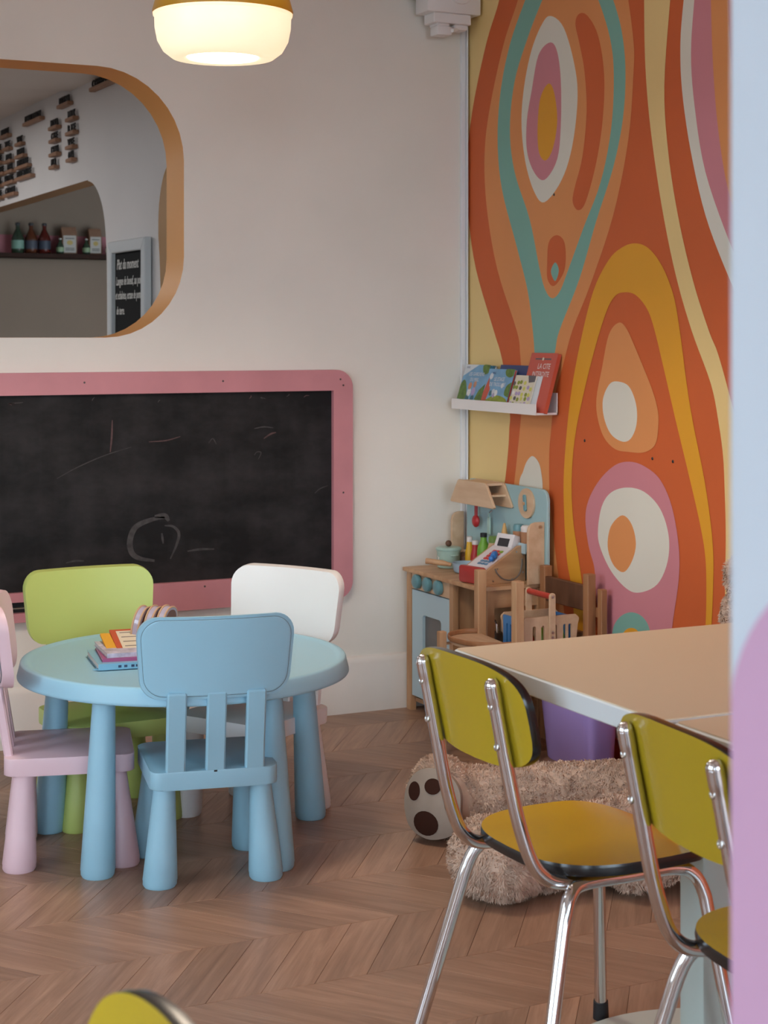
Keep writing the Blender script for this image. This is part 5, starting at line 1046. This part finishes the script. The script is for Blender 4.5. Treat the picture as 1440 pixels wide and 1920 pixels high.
# sole of the far foot, turned to the room
sn = Vector((-.80, -.60, .10)).normalized(); su = sn.cross(Vector((0, 0, 1))).normalized(); sv = su.cross(sn) * -1
if sv.z < 0: sv = -sv
sc0 = Vector((-.918, -1.500, .104))
SM = Matrix.Identity(4)
for i in range(3): SM[i][0] = su[i]; SM[i][1] = sv[i]; SM[i][2] = sn[i]; SM[i][3] = sc0[i]
so = crom([(-.072, -.062), (-.080, -.01), (-.074, .045), (-.040, .082), (.005, .092), (.050, .078), (.078, .035), (.080, -.02), (.060, -.068), (.0, -.090)], 5, True)
def msol(u, v, w): return SM @ Vector((u, v, .020 * (1 - (u / .09) ** 2 - (v / .10) ** 2) + w))
f, r = panel(so, msol, .014); f2 = join([f, r]); bmesh.ops.remove_doubles(f2, verts=f2.verts[:], dist=1e-5); sole = obj('foot_sole', f2, sole_c, t)
for u, v, rx, ry in ((.012, -.048, .036, .032), (-.052, .012, .012, .024), (-.004, .048, .023, .020), (.050, .030, .018, .024)):
    def mpw(a, c, w): return msol(a, c, .0142 + w)
    f, r = panel(ellipse(u, v, rx, ry, 20), mpw, .002); f2 = join([f, r]); obj('paw_print', f2, paw_c, sole)
# fur: short curled strands over the whole plush body
rng = np.random.default_rng(3)
bear_me.calc_loop_triangles()
V = np.array([v.co[:] for v in bear_me.vertices]); T = np.array([l.vertices[:] for l in bear_me.loop_triangles])
Nn = np.array([v.normal[:] for v in bear_me.vertices])
A_, B_, C_ = V[T[:, 0]], V[T[:, 1]], V[T[:, 2]]
ar = np.linalg.norm(np.cross(B_ - A_, C_ - A_), axis=1); ns = 95000
ti = rng.choice(len(T), ns, p=ar / ar.sum()); r1, r2 = np.sqrt(rng.random(ns)), rng.random(ns)
w0, w1, w2 = 1 - r1, r1 * (1 - r2), r1 * r2
P = A_[ti] * w0[:, None] + B_[ti] * w1[:, None] + C_[ti] * w2[:, None]
Nv = Nn[T[ti, 0]] * w0[:, None] + Nn[T[ti, 1]] * w1[:, None] + Nn[T[ti, 2]] * w2[:, None]; Nv /= np.linalg.norm(Nv, axis=1)[:, None]
Pw = P + np.array((-.3, -1.8, 0))
loc = Pw - np.array(sc0[:]); ds = loc @ np.array(sn[:]); rad = np.linalg.norm(loc - ds[:, None] * np.array(sn[:]), axis=1)
keep = ~((rad < .088) & (ds > -.05)) & (Pw[:, 2] > .004) & (Pw[:, 0] < -.03)
P, Nv = P[keep], Nv[keep]; n = len(P)
cl = np.sin(P[:, [1, 2, 0]] * 150 + 2 * np.sin(P[:, [2, 0, 1]] * 95)) * .55                        # clumped curl directions
dirv = Nv * .75 + cl + rng.normal(0, .25, (n, 3)) + np.array((0, 0, -.25)); dirv -= Nv * np.minimum(0, (dirv * Nv).sum(1) - .25)[:, None]
dirv /= np.linalg.norm(dirv, axis=1)[:, None]
sd = np.cross(dirv, Nv + rng.normal(0, .1, (n, 3))); sd /= np.linalg.norm(sd, axis=1)[:, None] + 1e-9
ln_ = (.007 + .005 * rng.random(n))[:, None]; wd = .0014
m1 = P + dirv * ln_ * .55 + Nv * .002; m2 = P + dirv * ln_ + np.array((0, 0, -.003)) + cl * .004
for q in (m1, m2): q[:, 2] = np.maximum(q[:, 2], .001)
VV = np.stack([P - sd * wd, P + sd * wd, m1 - sd * wd * .8, m1 + sd * wd * .8, m2], 1).reshape(-1, 3)
ix = np.arange(n) * 5
FF = np.concatenate([np.stack([ix, ix + 1, ix + 3], 1), np.stack([ix, ix + 3, ix + 2], 1), np.stack([ix + 2, ix + 3, ix + 4], 1)])
me = bpy.data.meshes.new('fur'); me.from_pydata(VV.tolist(), [], FF.tolist()); me.materials.append(fur_c)
fo = bpy.data.objects.new('fur', me); COL.objects.link(fo); fo.parent = t; fo['kind'] = 'stuff'
# face, mostly out of view behind the pillar
b = B(); ball(b, (-.398, -2.06, .595), .022, 12, (.7, 1.2, .8)); obj('nose', b, paw_c, t)
for y in (-2.012, -2.108):
    b = B(); ball(b, (-.333, y, .655), .013, 12); obj('eye', b, black_gloss, t)
